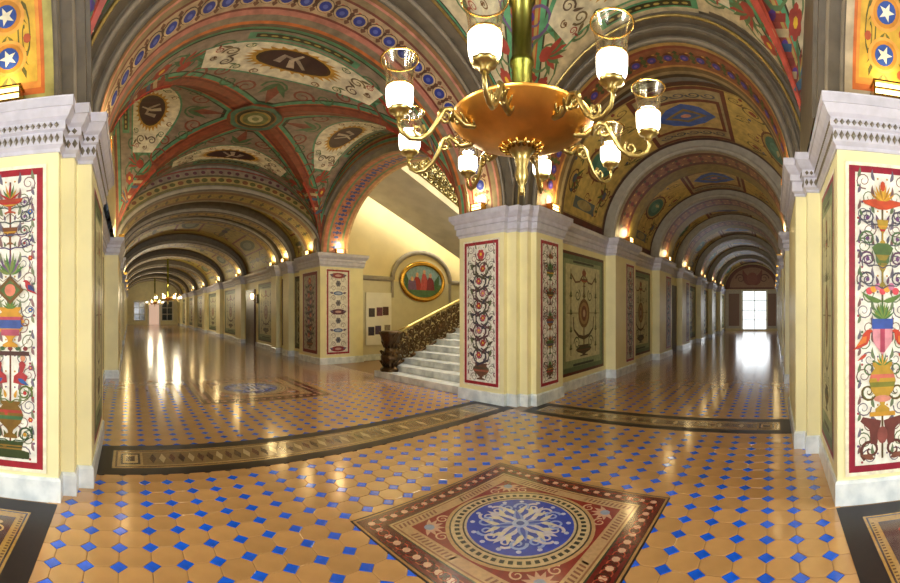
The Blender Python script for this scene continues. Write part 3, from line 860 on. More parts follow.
VB = (2.68, 8.45, 3.06, 2.95, 2.27)
v2 = groin('ceiling', *VB, 'painted groin vault with dark oval medallions beside the stair arch')
ST2 = dict(rib='94503A', rib2='7A3A2C', edge='5C9A7A', line='34402E', ground='94867A', field='F0EAD4', gold='C99C40', oval='3A1A24', leaf='4E7452', leaf2='8A4A3E', fruit='A33E34', cq=.52)
for wbi in range(4): web_paint(v2, VB, wbi, ST2)
P = Paint(lambda u, v, l: (VB[0] + u, VB[1] + v, Z0 + VB[4] * cos(min(abs(u) / VB[2], abs(v) / VB[3])) - .03 - .002 * l))
for r, c in ((.62, '8A4A32'), (.58, '4E7A66'), (.46, '8A6A38'), (.42, '3E3A24'), (.34, 'A8904A'), (.28, '6E7A4A'), (.17, 'C8C49A'), (.08, '7E8A5A')):
    P.disc(0, 0, r, r, c, 28); P.nx()
P.build('centre_medallion', 'vault', v2)
P = Paint(lambda u, v, l: (VC[0] + u, VC[1] + v, Z0 + VC[4] - .05 - .002 * l))
for r, c in ((.5, 'A0453A'), (.42, 'C9A64A'), (.34, '5FA37A')): P.disc(0, 0, r, r, c, 24); P.nx()
P.build('centre_medallion', 'vault', v1)
# blind lunette on the left of the bay, arch to the stairs on the right
mb = MB(); mb.grid(lambda i, j: (-.37, VB[1] + VB[3] * cos(pi * (1 - i)), Z0 + VB[4] * sin(pi * (1 - i)) * j), 32, 1); mb.build('blind_lunette', 'cream', v2)
MB().box(-.75, 5.3, 3.3, -.66, 11.8, 6).build('sky_leak_backing', 'mould', v2)  # backing sheet added to stop sky leaking past the lunette
TA = dict(c=8.45, a=2.93, b=1.9)
a5 = arch('trim_5', 'x', **TA, steps=[(.12, 5.66, 5.74), (.35, 5.62, 5.66)], soff=(5.74, 6.7), mat='mouldlight', label='painted arch opening onto the marble staircase')
soffit_bands(a5, 'x', **TA, al0=5.74, al1=6.7, bands=[(0, .08, '8A6A44'), (.08, .2, 'B9705A'), (.2, .28, '6E8A6A'), (.28, .72, 'B0765E'), (.72, .8, '6E8A6A'), (.8, .92, 'C08A6A'), (.92, 1, 'D0B48A')],
             extra=flourish(26, TA['a'], TA['b'], ('3E4E8A', '4A5A9A', '9A3A34'), .5))
P = Paint(soffit_map('x', TA['c'], TA['a'], TA['b'], 5.74, 6.7, .012), .05)
for u in arc_us(26, TA['a'], TA['b'])[0]: P.disc(u, .5, .014, .09, '3F57A0', 10)
P.build('blue_pattern', 'vault', a5)
f5 = afn('x', TA['c'], TA['a'], TA['b']); P = Paint(lambda u, v, l: f5(pi / 2 * (1 - u), v, 5.615 - .001 * l))
for r0, r1, c in ((.13, .18, 'B0764E'), (.19, .24, '5FA07E'), (.25, .3, 'A8503E'), (.31, .34, 'B79A58')): P.rect(-1, r0, 1, r1, c, 48)
P.build('painted_band', 'vault', a5)

# long corridor vaults ----------------------------------------------
NB = dict(c=2.72, a=3.02, b=1.55); NV = dict(c=2.72, a=3.3, b=1.98)


def barrel(name, axis, c, a, b, al0, al1, label):
    f = afn(axis, c, a, b); mb = MB(); mb.grid(lambda i, j: f(pi * (1 - i), 0, al0 + (al1 - al0) * j), 40, 2)
    o = structure(mb.build(name, 'mould')); o['label'] = label; return o


def gold_barrel(parent, axis, A, al0, al1, seed, detail=1):
    R = random.Random(seed)
    P = Paint(soffit_map(axis, A['c'], A['a'], A['b'], al0, al1, .008), .05)
    P.rect(-1, 0, 1, 1, '8A7A34', 40); P.nx()
    P.rect(-.97, .04, .97, .96, '6E2E22', 40); P.nx(); P.rect(-.95, .07, .95, .93, 'B0A04C', 40); P.nx()
    L0 = P.layer
    for u0, c in ((-.6, '4E5A34'), (0, '3E4A34'), (.6, '4E5A34')):
        P.layer = L0
        P.rect(u0 - .12, .2, u0 + .12, .8, '7A3A26', 8); P.nx(); P.rect(u0 - .1, .24, u0 + .1, .76, 'B09A4A', 8); P.nx()
        P.disc(u0, .5, .075, .2, c, 18); P.nx(); P.disc(u0, .5, .045, .12, '7E8A6A', 14)
    for u0 in (-.82, -.32, .32, .82):
        P.layer = L0
        for s in (-1, 1):
            P.scroll(u0, .5 + s * .18, .09, '4A4A20', 0, 1.5, .16, s, '7A2E26')
            P.leaf(u0, .5, s * pi / 2, .3, .05, '5A5A26'); P.leaf(u0 + .05, .5 + s * .2, s, .12, .03, '7A3A2A')
        P.disc(u0, .5, .03, .06, '3A2E3A', 10)
    P.build('painted_vault', 'vault', parent)
prev = None
NARCH = [(11.4, 12.6), (14.0, 14.6), (15.3, 15.9), (20.5, 21.7), (25.5, 26.7), (31, 32), (36, 37), (41, 42), (46, 47)]
ti = 6
for k, (s0, s1) in enumerate(NARCH):
    o = arch('trim_%d' % ti, 'y', **NB, steps=[], soff=(s0, s1), mat='mould', back=.45, label='%s arch across the long corridor' % ('dim', 'grey edged', 'second grey edged', 'gilded', 'next gilded', 'distant', 'more distant', 'far', 'farthest')[k]); ti += 1
    spandrel(o, 'y', s0, (NB['c'], NB['a'], NB['b']), (VB[0], VB[2] + .02, VB[4] + .02) if k == 0 else (NV['c'], NV['a'], NV['b']), 'mould', 'arch_face')
    ring_line(o, 'y', **NB, rho0=.03, rho1=.13, al=s0, sgn=-1, mat='mouldlight')
    soffit_bands(o, 'y', **NB, al0=s0, al1=s1, bands=[(0, .12, '8A8474'), (.12, .3, '7A5A34'), (.3, .7, 'A08A3E'), (.7, .88, '7A5A34'), (.88, 1, '8A8474')], extra=flourish(22, NB['a'], NB['b'], ('4A4A24', '5A3A2A', '6E2E22'), .5))
    f = afn('y', **NB)
    if k == 0:
        P = Paint(lambda u, v, l: f(pi / 2 * (1 - u), v, s0 - .006 - .001 * l))
        for r0, r1, c in ((.14, .19, '6E6A3A'), (.2, .36, 'A8935A'), (.37, .4, '54502E'), (.41, .56, '8A7A6A'), (.57, .6, '8A3A30'), (.61, .66, '8E8A80')): P.rect(-.96, r0, .96, r1, c, 48)
        P.nx()
        for q, u in enumerate(arc_us(34, NB['a'], NB['b'])[0]):
            P.disc(u, .28, .018, .055, ('5A5A2A', '7A4A2A')[q % 2], 10); P.disc(u, .485, .012, .045, '5A2E3A', 8)
        P.build('painted_band', 'vault', o)
    nxt = NARCH[k + 1][0] if k + 1 < len(NARCH) else END_N
    v = barrel('ceiling', 'y', **NV, al0=s1, al1=nxt, label='olive and gold painted vault bay of the long corridor')
    gold_barrel(v, 'y', NV, s1, nxt, k)

# bright ended corridor vaults ---------------------------------------
EB = dict(c=1.79, a=2.08, b=1.88); EV = dict(c=1.79, a=2.4, b=2.12)


def east_barrel(parent, al0, al1):
    P = Paint(soffit_map('x', EV['c'], EV['a'], EV['b'], al0, al1, .008), .05)
    P.rect(-1, 0, 1, 1, 'A8925A', 40); P.nx()
    for u0, u1 in ((-.985, -.93), (.93, .985)): P.rect(u0, 0, u1, 1, '5A2018', 4)
    P.rect(-1, 0, 1, .05, '4E2A1E', 40); P.rect(-1, .95, 1, 1, '4E2A1E', 40); P.nx()
    P.rect(-.92, .07, .92, .93, 'CDB568', 40); P.nx(); L0 = P.layer
    P.rect(-.25, .06, .25, .94, '6E3322', 12); P.nx(); P.rect(-.225, .1, .225, .9, 'A89A78', 12); P.nx()
    P.rect(-.21, .24, .21, .76, '6E2E22', 12); P.nx(); P.rect(-.19, .28, .19, .72, 'C0A872', 12); P.nx()
    P.poly([(-.17, .5), (-.09, .64), (0, .7), (.09, .64), (.17, .5), (.09, .36), (0, .3), (-.09, .36)], '3F66C8'); P.nx()
    P.poly([(-.12, .5), (0, .62), (.12, .5), (0, .38)], '8E7A4A'); P.nx(); P.poly([(-.085, .5), (0, .58), (.085, .5), (0, .42)], '4468B8'); P.nx(); P.disc(0, .5, .03, .03, 'D89A8A', 10)
    for s in (-1, 1):
        P.layer = L0 + 2
        for q in range(5):
            P.scroll(-.16 + .08 * q, .5 + s * .32, .04, ('5A5A6A', '3E4A5A')[q % 2], 0, 1.4, .35, 1)
        P.layer = L0
        P.ring(s * .56, .5, .115, .24, .88, '6E3A26', 24); P.nx(); P.disc(s * .56, .5, .1, .21, 'A89858', 22); P.nx(); P.disc(s * .56, .5, .085, .185, '3E7A70', 22); P.nx(); P.disc(s * .56, .5, .05, .11, '5A9488', 16)
        P.leaf(s * .56 - .02, .45, pi / 2, .14, .03, 'C8C8A0'); P.layer = L0
        for v0, t in ((.2, 1), (.8, -1)):
            P.scroll(s * .4, v0, .08, '5E5A2A', 0, 1.5, .16, s, '8E3A2E'); P.layer = L0
            P.scroll(s * .72, v0, .09, '6A4A2A', 1, 1.5, .16, -s, '4E5A7A'); P.layer = L0
            for q in range(5): P.leaf(s * .72, v0, t * (.3 + q * .5), .12, .025, ('5A6A34', '7A3A2A')[q % 2], s)
        P.layer = L0
        for q in range(14):
            uu = s * (.3 + .58 * ((q * 5) % 14) / 14); vv = .14 + .72 * ((q * 3) % 7) / 6
            if abs(uu - s * .56) < .13 and abs(vv - .5) < .27: continue
            P.scroll(uu, vv, .045, ('6A5A2A', '5A6A3A', '7A4A2A')[q % 3], q, 1.4, .2, s); P.leaf(uu, vv + .04, q, .07, .02, ('7A3A2A', '4E5A34')[q % 2], s); P.disc(uu + s * .035, vv - .05, .012, .02, ('8E3A2E', '4A5A7A')[q % 2], 6)
        for q in range(10):
            a = 2 * pi * q / 10; P.leaf(s * .56 + .1 * cos(a), .5 + .22 * sin(a), atan2(2.2 * sin(a), cos(a)), .05, .025, '8A5A2A')
        P.layer = L0
        P.rect(s * .84 - .035, .3, s * .84 + .035, .7, '5A6A6E', 3); P.nx(); P.disc(s * .84, .5, .03, .14, 'A89A6A', 14)
    P.build('painted_vault', 'vault', parent)
EARCH = [(9.5, 11.0), (13.5, 15.2), (17, 18.6), (21.5, 22.5), (25.5, 26.5), (29.5, 30.5)]
prev = 7.0
for k, (s0, s1) in enumerate(EARCH):
    v = barrel('ceiling', 'x', **EV, al0=prev, al1=s0, label='gold painted barrel vault bay with blue centre panel and teal ovals'); east_barrel(v, prev, s0)
    o = arch('trim_%d' % ti, 'x', **EB, steps=[], soff=(s0, s1), mat='mouldlight', back=.35, label='%s grey edged arch across the bright ended corridor' % ('first', 'second', 'third', 'fourth', 'fifth', 'sixth')[k]); ti += 1
    spandrel(o, 'x', s0, (EB['c'], EB['a'], EB['b']), (EV['c'], EV['a'], EV['b']), 'mouldlight', 'arch_face')
    ring_line(o, 'x', **EB, rho0=.02, rho1=.1, al=s0, sgn=-1, mat='mouldlight')
    soffit_bands(o, 'x', **EB, al0=s0, al1=s1, bands=[(0, .1, '8E8470'), (.1, .2, '5A2220'), (.2, .5, '8A5E4A'), (.5, .6, '5A2220'), (.6, 1, '7A6A34')], extra=flourish(20, EB['a'], EB['b'], ('6E2A3A', '4E4A3A', 'C9A468'), .35))
    prev = s1
v = barrel('ceiling', 'x', **EV, al0=prev, al1=END_E, label='last gold vault bay before the bright glazed door'); east_barrel(v, prev, END_E)
spandrel(a2, 'x', 7.0, (EA['c'], EA['a'], EA['b']), (EV['c'], EV['a'], EV['b']), 'mould', 'arch_face')
# arms behind the viewpoint
barrel('ceiling', 'x', 1.525, 2.2, 2.3, -6.8, -1.75, 'plain vault of the arm behind the left pier')
barrel('ceiling', 'y', 1.57, 2.1, 2.3, -6.8, -1.75, 'plain vault of the arm behind the right pier')

# ================================================================== PAINTED PANELS
def panel(wall, o, ud, nrm, W, Hh, design, frame=RED, fw=.055, ground=WHT, name='painted_panel', rim=True):
    """o = bottom centre of the panel on the wall face"""
    P = Paint(plane_map(o, ud, (0, 0, 1), nrm, .005, .0005))
    if rim: P.rect(-W / 2 - .03, -.03, W / 2 + .03, Hh + .03, 'F3EED8'); P.nx()
    P.rect(-W / 2, 0, W / 2, Hh, frame); P.nx()
    P.rect(-W / 2 + fw, fw, W / 2 - fw, Hh - fw, ground); P.nx()
    design(P, W / 2 - fw - .01, fw, Hh - 2 * fw)
    return P.build(name, 'paint', WALL[wall] if isinstance(wall, str) else wall)


def both(f):
    for s in (-1, 1): f(s)


def curls(P, v, w, h, cols, n=3, fruit=CRIM):
    """mirrored tendrils filling a stretch of height h"""
    L0 = P.layer
    for k in range(n):
        y = v + h * (k + .5) / n; r = min(w * .3, h / n * .42)
        for s in (-1, 1):
            P.layer = L0
            P.path([(0, y - h / n * .45), (s * w * .2, y - h / n * .3), (s * w * .55, y - h / n * .32), (s * w * .85, y - r * .2)], .012, .008, cols[0])
            P.scroll(s * w * .58, y, r, cols[k % len(cols)], -.4, 1.5, .26, s)
            P.leaf(s * w * .2, y - h / n * .25, pi * .55, r * 1.1, r * .4, cols[(k + 1) % len(cols)], s, -.4)
            P.leaf(s * w * .8, y + r * .2, pi * .4, r * .9, r * .35, cols[(k + 2) % len(cols)], s)
            P.nx(); P.disc(s * w * .58, y, r * .25, r * .25, fruit, 8)
            P.disc(s * w * .9, y - r * .5, r * .14, r * .14, fruit, 6)
    P.layer = L0 + 1


def spray(P, v, w, h, cols, n=9):
    for k in range(n):
        a = pi * (.06 + .88 * k / (n - 1)); P.leaf(0, v, a, h * (1 - .25 * abs(cos(a))) * (.9 if k % 2 else 1), h * .14, cols[k % len(cols)], 1, .35 * cos(a))
    P.nx()


def stem(P, v0, v1, col=BRN, w=.014): P.rect(-w / 2, v0, w / 2, v1, col)

URN = ((.5, 0), (.5, .06), (.15, .14), (.22, .22), (.75, .42), (.95, .62), (.8, .78), (.55, .88), (.7, .95), (.7, 1))
GOB = ((.45, 0), (.45, .05), (.12, .15), (.12, .4), (.35, .5), (.9, .75), (1, .95), (1, 1))


def vs(P, v, h, w, prof, cols):
    P.vase(0, v, h, [(a * w, t) for a, t in prof], cols[0]); P.nx()
    for k, (t0, t1) in enumerate(((.5, .6), (.68, .76))):
        sel = [(a * w, t) for a, t in prof]
        def wid(t):
            for (a0, b0), (a1, b1) in zip(sel, sel[1:]):
                if b0 <= t <= b1: return a0 + (a1 - a0) * (t - b0) / max(1e-6, b1 - b0)
            return sel[-1][0]
        P.quadstrip([(-wid(t0), v + h * t0), (-wid(t1), v + h * t1)], [(wid(t0), v + h * t0), (wid(t1), v + h * t1)], cols[1 + k % (len(cols) - 1)])
    P.disc(-w * .3, v + h * .66, w * .12, h * .05, cols[-1], 8)
    P.nx()


def filler(P, w, v0, H, cols, n):
    for k in range(n):
        t = (k + .5) / n; yy = v0 + H * t; c = cols[k % len(cols)]; r = H / n * .52
        for s in (-1, 1):
            P.scroll(s * w * (.72 if k % 2 else .5), yy, r, c, k, 1.5, .17, s)
            P.leaf(s * w * .3, yy, .9, r * 1.5, r * .45, cols[(k + 1) % len(cols)], s, .5)
            P.leaf(s * w * .95, yy + r * .4, 2.2, r * 1.3, r * .4, cols[(k + 2) % len(cols)], s, -.4)
            P.disc(s * w * (.93 if k % 2 else .78), yy - r * .6, r * .16, r * .16, ('9A3A44', '6A4A7A', '4A6A4A')[k % 3], 6)
            P.disc(s * w * .18, yy + r * .3, r * .13, r * .13, ('6A4A7A', 'B8862E')[k % 2], 6)
    P.nx()


def candelabra_left(P, w, v0, H):
    y = lambda t: v0 + H * t
    filler(P, w, v0, H, ('6E6A7E', '7A8468', '8A6A6E'), 18)
    stem(P, y(.01), y(.98), '6A3A2A', .016); P.nx()
    for s in (-1, 1):
        for t in (.1, .24, .44, .56, .68, .8, .9):
            P.path([(0, y(t - .03)), (s * w * .3, y(t - .05)), (s * w * .7, y(t - .02)), (s * w * .9, y(t + .02))], .008, .006, '7A6A5A')
    P.nx()
    vs(P, y(.01), H * .06, w * .75, ((1, 0), (1, .4), (.6, .5), (.7, 1)), ('34421E', '8A6A2A'))
    curls(P, y(.06), w, H * .07, (DGRN, '5A5A22'), 1, GOLD)
    vs(P, y(.08), H * .13, w * .55, URN, ('7A5A1E', '3F6A44', 'A33A32'))
    curls(P, y(.2), w, H * .08, ('5A6A2A', GOLD), 1)
    for s in (-1, 1):   # two red figures seated on the scrolls, a blue cloth between
        P.poly([(s * w * x, y(.275 + .08 * t)) for x, t in ((.12, 0), (.55, -.1), (.7, .3), (.5, .45), (.62, .8), (.48, 1), (.34, .85), (.38, .5), (.15, .3))], 'A63038')
        P.leaf(s * w * .3, y(.29), -.5, w * .5, w * .16, '2F5AA0', s); P.nx(); P.disc(s * w * .5, y(.362), w * .1, H * .012, 'C98A6A', 8)
    P.rect(-w * .75, y(.37), w * .75, y(.385), '4A2A2A'); P.nx()
    for k in range(5): P.disc(-w * .6 + w * .3 * k, y(.395), w * .1, H * .008, ('7A2A2E', '3A5A3A')[k % 2], 8)
    P.nx(); vs(P, y(.4), H * .14, w * .6, URN, ('C9922E', '2F4F9E', 'B5455E'))
    for s in (-1, 1): P.scroll(s * w * .62, y(.49), w * .22, '7A4A1E', 2, 1.2, .28, s)
    P.nx(); P.rect(-w * .42, y(.465), w * .42, y(.495), '3A55A0'); P.nx(); P.rect(-w * .36, y(.44), w * .36, y(.462), 'B0506A'); P.nx()
    spray(P, y(.535), w, H * .05, (GRN, '6A7A2E'), 7)
    P.poly([(0, y(.55)), (w * .55, y(.6)), (0, y(.65)), (-w * .55, y(.6))], '6A4A22'); P.nx(); P.poly([(0, y(.565)), (w * .4, y(.6)), (0, y(.635)), (-w * .4, y(.6))], '4E6A38'); P.nx()
    P.disc(0, y(.6), w * .22, H * .022, 'D8806A', 12); P.nx()
    for s in (-1, 1): P.bird(s * w * .75, y(.61), w * .26, 'AA2A34', -s)
    P.nx(); spray(P, y(.655), w, H * .085, ('4E7A3A', '7A8A4A', '6A4A7A'), 11)
    curls(P, y(.74), w, H * .09, ('4A3A6A', '5A6A4A'), 2, '9A3A3E')
    vs(P, y(.76), H * .06, w * .3, GOB, ('7A4A2A', '3E4A6A', GOLD))
    curls(P, y(.83), w, H * .1, ('3E4A4A', '6A5A6A'), 2, PUR)
    vs(P, y(.87), H * .05, w * .5, GOB, ('A8442E', GOLD, CRIM))
    spray(P, y(.92), w, H * .06, (CRIM, GOLD, GRN), 7)
    for s in (-1, 1):
        for t in (.15, .33, .53, .71, .87): P.nx(); P.flower(s * w * .82, y(t), w * .1, ('8A3A6A', 'B03A3A', '3A5A9A')[int(t * 10) % 3])


def candelabra_right(P, w, v0, H):
    y = lambda t: v0 + H * t
    filler(P, w, v0, H, ('6A6478', '66785A', '7A5A5A'), 18)
    stem(P, y(.02), y(.97), '5A4A2A', .018); P.nx()
    for s in (-1, 1):   # brown tripod scrolls at the foot
        P.scroll(s * w * .45, y(.05), w * .4, '5A2F28', -1, 1.3, .32, s); P.poly([(s * w * x, y(t)) for x, t in ((.05, .15), (.75, .165), (.85, .15), (.5, .12), (.45, .07), (.2, .07))], '6A3430')
        P.leaf(s * w * .3, y(.02), .3, w * .6, w * .2, '7A4A3A', s)
    P.nx(); P.disc(0, y(.1), w * .2, H * .03, '8A4A44', 12); P.nx()
    P.rect(-w * .5, y(.165), w * .5, y(.18), GOLD); P.nx()
    for s in (-1, 1):
        P.scroll(s * w * .55, y(.25), w * .36, '5A4A1E', 2.6, 1.4, .24, s); P.scroll(s * w * .5, y(.33), w * .3, '4E6A38', 2, 1.4, .24, s)
    P.nx(); vs(P, y(.18), H * .17, w * .55, URN, ('B8922E', '7A7A2A', 'C96A5A'))
    P.disc(0, y(.225), w * .34, H * .012, 'D08A7A', 10); P.nx()
    spray(P, y(.34), w, H * .05, (GRN, GOLD), 7)
    for s in (-1, 1): P.bird(s * w * .68, y(.43), w * .36, 'C03A22', -s, 'D8742E'); P.leaf(s * w * .6, y(.38), -.6, w * .45, w * .12, 'B8442E', s)
    P.nx(); P.poly([(w * a, y(t)) for a, t in ((0, .375), (.36, .42), (.4, .49), (-.4, .49), (-.36, .42))], 'D890A0'); P.nx()
    P.rect(-w * .4, y(.465), w * .4, y(.5), '2E4FA8'); P.nx(); P.rect(-w * .09, y(.385), w * .09, y(.465), 'A83A5A'); P.nx()
    spray(P, y(.5), w, H * .07, ('3E6A34', '5E8A3E', '7A8A3A'), 13)
    for k in range(7): P.disc((k - 3) * w * .17, y(.595 + .008 * (k % 3)), w * .13, H * .013, ('D84A5A', 'E0A03A', 'C87AA0')[k % 3], 9)
    P.nx(); P.leaf(0, y(.56), 0, w * .9, w * .2, '5A7A3A', 1, .4); P.leaf(0, y(.56), 0, w * .9, w * .2, '5A7A3A', -1, .4); P.nx()
    vs(P, y(.61), H * .12, w * .28, GOB, ('8A7A2E', 'B8922E', '5A6A2E'))
    curls(P, y(.6), w, H * .28, ('4A4A5A', '5A3A5A', '4E6A44'), 4, PUR)
    P.vase(0, y(.72), H * .04, [(w * .3, 0), (w * .42, .6), (w * .2, 1)], '4E6A38'); P.nx()
    vs(P, y(.76), H * .08, w * .22, GOB, ('A88A2E', CRIM, GOLD))
    P.vase(0, y(.875), H * .035, [(w * .15, 0), (w * .7, .5), (w * .78, .8), (w * .3, 1)], 'C04A2A'); P.nx()
    spray(P, y(.905), w, H * .07, (GOLD, 'D8A83A', 'A87A2A'), 9)
    P.disc(0, y(.955), w * .1, H * .018, 'C8502E', 8)


def rinceau(P, w, v0, H, dk=('3E3A4A', '4A4438', '5A3A44'), n=8):
    y = lambda t: v0 + H * t
    filler(P, w, v0, H, ('7A6E72', '6E7A62', '8A5A5E'), 16)
    vs(P, y(.015), H * .12, w * .6, URN, ('6A4A3A', '9A5A4A', '4E4A3A')); P.nx()
    L0 = P.layer
    for k in range(n):
        s = 1 if k % 2 else -1; t = .16 + .72 * k / n; r = w * .52; c = dk[k % 3]
        P.layer = L0
        P.path([(s * w * .3, y(t - .04)), (-s * w * .5, y(t)), (-s * w * .6, y(t + .05)), (0, y(t + .085))], w * .12, w * .08, c)
        P.scroll(s * w * .15, y(t + .035), r, c, pi * .9, 1.5, .2, s)
        for q in range(4): P.leaf(s * w * (.5 - .3 * q), y(t + .02 + .012 * q), .6 + q * .8, w * .42, w * .16, dk[(k + q) % 3], s)
        P.leaf(-s * w * .6, y(t + .03), 1.9, w * .4, w * .16, '5E6A4A', s)
        P.nx(); P.flower(s * w * .15, y(t + .035), w * .18, ('B84A5A', 'A83A3A', 'C07A8A')[k % 3])
    P.layer = L0
    spray(P, y(.88), w, H * .08, ('6A4A3A', 'B84A5A', '4E5A3A'), 7)
    P.flower(0, y(.93), w * .26, 'B83A4A')


def stacked(P, w, v0, H):
    y = lambda t: v0 + H * t
    filler(P, w, v0, H, ('6E7A62', '7A6E62', '8A5A5E'), 15)
    stem(P, y(.02), y(.97), '5A3A2A', .02); P.nx()
    for k, t in enumerate((.02, .2, .38, .56, .74)):
        vs(P, y(t), H * .1, w * .55, (URN, GOB)[k % 2], (('5A3A22', 'A83A3A', GOLD), ('4E6A3A', GOLD, PUR), ('8A5A2A', '3A5A8A', CRIM))[k % 3])
        spray(P, y(t + .1), w, H * .06, ((GRN, DGRN), ('5A7A3A', CRIM))[k % 2], 7)
        curls(P, y(t + .05), w, H * .1, ('5A4A4A', '4E6A44'), 1)
    spray(P, y(.9), w, H * .07, (CRIM, GRN, BRN), 9)


def medal_panel(P, w, v0, H):
    y = lambda t: v0 + H * t
    for t, c, big in ((.04, '8A2A3A', 1), (.27, '3A5A9A', 0), (.5, '5A2A44', 1), (.73, '3A5A9A', 0), (.95, '8A2A3A', 1)):
        P.disc(0, y(t), w * (.8 if big else .5), H * (.035 if big else .025), c, 14); P.nx(); P.disc(0, y(t), w * .35, H * .015, 'C9A0A0' if big else 'A8B8D8', 10)
        for s in (-1, 1): P.leaf(s * w * .5, y(t), .2, w * .4, w * .2, '6A5A7A', s)
    for t in (.15, .39, .61, .85): P.flower(0, y(t), w * .28, '6A6A7A', '3A3A4A')
    for s in (-1, 1):
        for t in (.1, .2, .33, .44, .56, .67, .79, .9): P.scroll(s * w * .5, y(t), w * .26, '9A8A8A', 0, 1.3, .22, s)


def large_panel(P, w, v0, H):
    """wide corridor panel: green border, pale field, oval medallion on a candelabrum"""
    y = lambda t: v0 + H * t
    P.rect(-w, y(0), w, y(1), '5A7050'); P.nx(); P.rect(-w * .9, y(.04), w * .9, y(.96), '8A9A74'); P.nx()
    P.rect(-w * .82, y(.1), w * .82, y(.92), 'CBC9A0'); P.nx()
    P.rect(-w * .5, y(.935), w * .5, y(.955), '2E3A2E'); P.rect(-w * .5, y(.045), w * .5, y(.065), '2E3A2E'); P.nx()
    stem(P, y(.12), y(.9), '5A4028', w * .05)
    for s in (-1, 1):
        stem_u = s * w * .6
        P.rect(stem_u - w * .015, y(.14), stem_u + w * .015, y(.88), '6A6A4A')
        for t in (.2, .35, .5, .65, .8): P.disc(stem_u, y(t), w * .06, H * .012, '5A5A3A', 8); P.leaf(stem_u, y(t), pi / 2, H * .05, w * .08, '5A6A3E')
        P.path([(s * w * .6, y(.84)), (s * w * .4, y(.77)), (s * w * .2, y(.78)), (0, y(.86))], w * .04, w * .04, '6A4A2E')
        P.path([(s * w * .5, y(.47)), (s * w * .46, y(.36)), (s * w * .25, y(.3)), (0, y(.28))], w * .03, w * .08, '4A3A24')
        P.scroll(s * w * .33, y(.24), w * .14, '4E5A34', 0, 1.4, .25, s); P.scroll(s * w * .3, y(.66), w * .13, '4E5A34', 2, 1.4, .25, s)
        P.rect(min(0, s * w * .78), y(.5), max(0, s * w * .78), y(.506), '7A6A4A')
    P.nx(); vs(P, y(.12), H * .1, w * .4, URN, ('4A3A22', '6A4A2E', '3A4A2E'))
    P.disc(0, y(.5), w * .27, H * .13, '7A5A34', 20); P.nx(); P.disc(0, y(.5), w * .21, H * .1, 'A88A5A', 18); P.nx(); P.disc(0, y(.5), w * .13, H * .07, '7A4A3A', 16); P.nx(); P.disc(0, y(.5), w * .06, H * .035, 'C0A888', 12)
    spray(P, y(.64), w, H * .07, ('5A6A3A', '7A4A2E'), 7)
    vs(P, y(.74), H * .07, w * .18, GOB, ('6A4A2A', 'A88A3A', CRIM)); P.disc(0, y(.86), w * .1, H * .03, '8A4A34', 10)


def dark_panel(P, w, v0, H):
    y = lambda t: v0 + H * t
    P.rect(-w, y(0), w, y(1), '4E5640'); P.nx(); P.rect(-w * .75, y(.05), w * .75, y(.95), 'A8A888'); P.nx()
    for k in range(6):
        t = .1 + .15 * k; P.poly([(0, y(t - .07)), (w * .5, y(t)), (0, y(t + .07)), (-w * .5, y(t))], ('2E3A2E', '5A4A2E')[k % 2]); P.disc(0, y(t), w * .14, H * .015, 'B8A878', 8)
        for s in (-1, 1): P.leaf(s * w * .2, y(t + .05), .8, w * .4, w * .18, '4E5A3A', s)

WEST, SOUTH = (-1, 0, 0), (0, -1, 0)
panel('wall_left', (-1.06, 3.55, .26), (1, 0, 0), SOUTH, .6, 2.55, candelabra_left)
panel('wall_right', (3.5, -.95, .26), (0, -1, 0), WEST, .6, 2.55, candelabra_right, '8E1430')
panel('wall_center', (5.72, 4.95, .3), (0, -1, 0), WEST, .82, 2.52, rinceau)
panel('wall_center', (6.5, 3.95, .3), (1, 0, 0), SOUTH, .62, 2.52, stacked)
panel('wall_left', (-.36, 4.7, .3), (0, 1, 0), (1, 0, 0), 1.1, 2.5, large_panel, '8E2430', .05, '8A9A74')
panel('wall_right', (4.15, -.55, .3), (-1, 0, 0), (0, 1, 0), .9, 2.5, large_panel, '8E2430', .05, '8A9A74')
panel('wall_center', (8.25, 4.12, .3), (1, 0, 0), SOUTH, 2.2, 2.5, large_panel, '5A2418', .06, '8A9A74', rim=False)
panel('wall_center', (10.55, 3.85, .3), (1, 0, 0), SOUTH, .6, 2.5, rinceau, ground='C9C0A6')
panel('wall_center', (12.25, 4.12, .3), (1, 0, 0), SOUTH, 2.0, 2.5, large_panel, '5A2418', .06, '8A9A74', rim=False)
panel('wall_center', (14.7, 3.85, .3), (1, 0, 0), SOUTH, .7, 2.5, rinceau, ground='A8987E')
MB().box(15.5, 4.05, 0, 16.8, 4.13, 2.6).build('door_leaf', 'door', WALL['wall_center'])
panel('wall_center', (18.1, 3.85, .3), (1, 0, 0), SOUTH, .6, 2.5, stacked, ground='B8A890')
for c, L in ((20.05, 2.6), (24.0, 2.6), (28.0, 2.6), (32.4, 3)):
    panel('wall_center', (c, 4.12, .3), (1, 0, 0), SOUTH, L, 2.5, large_panel, '6A3424', .06, '8A9A74', rim=False)
    panel('wall_right', (c, -.6, .3), (-1, 0, 0), (0, 1, 0), L, 2.5, large_panel, '6A3424', .06, '8A9A74', rim=False)
panel('wall_right', (8.25, -.6, .3), (-1, 0, 0), (0, 1, 0), 2.2, 2.5, large_panel, '6A3424', .06, '8A9A74', rim=False)
panel('wall_right', (12.25, -.6, .3), (-1, 0, 0), (0, 1, 0), 2.0, 2.5, large_panel, '6A3424', .06, '8A9A74', rim=False)
panel('wall_far', (6.36, 11.4, .3), (1, 0, 0), SOUTH, .82, 2.55, medal_panel)
panel('wall_far', (5.72, 12.15, .3), (0, -1, 0), WEST, 1.1, 2.5, rinceau, '7A1E28', .1, 'B8AC98')
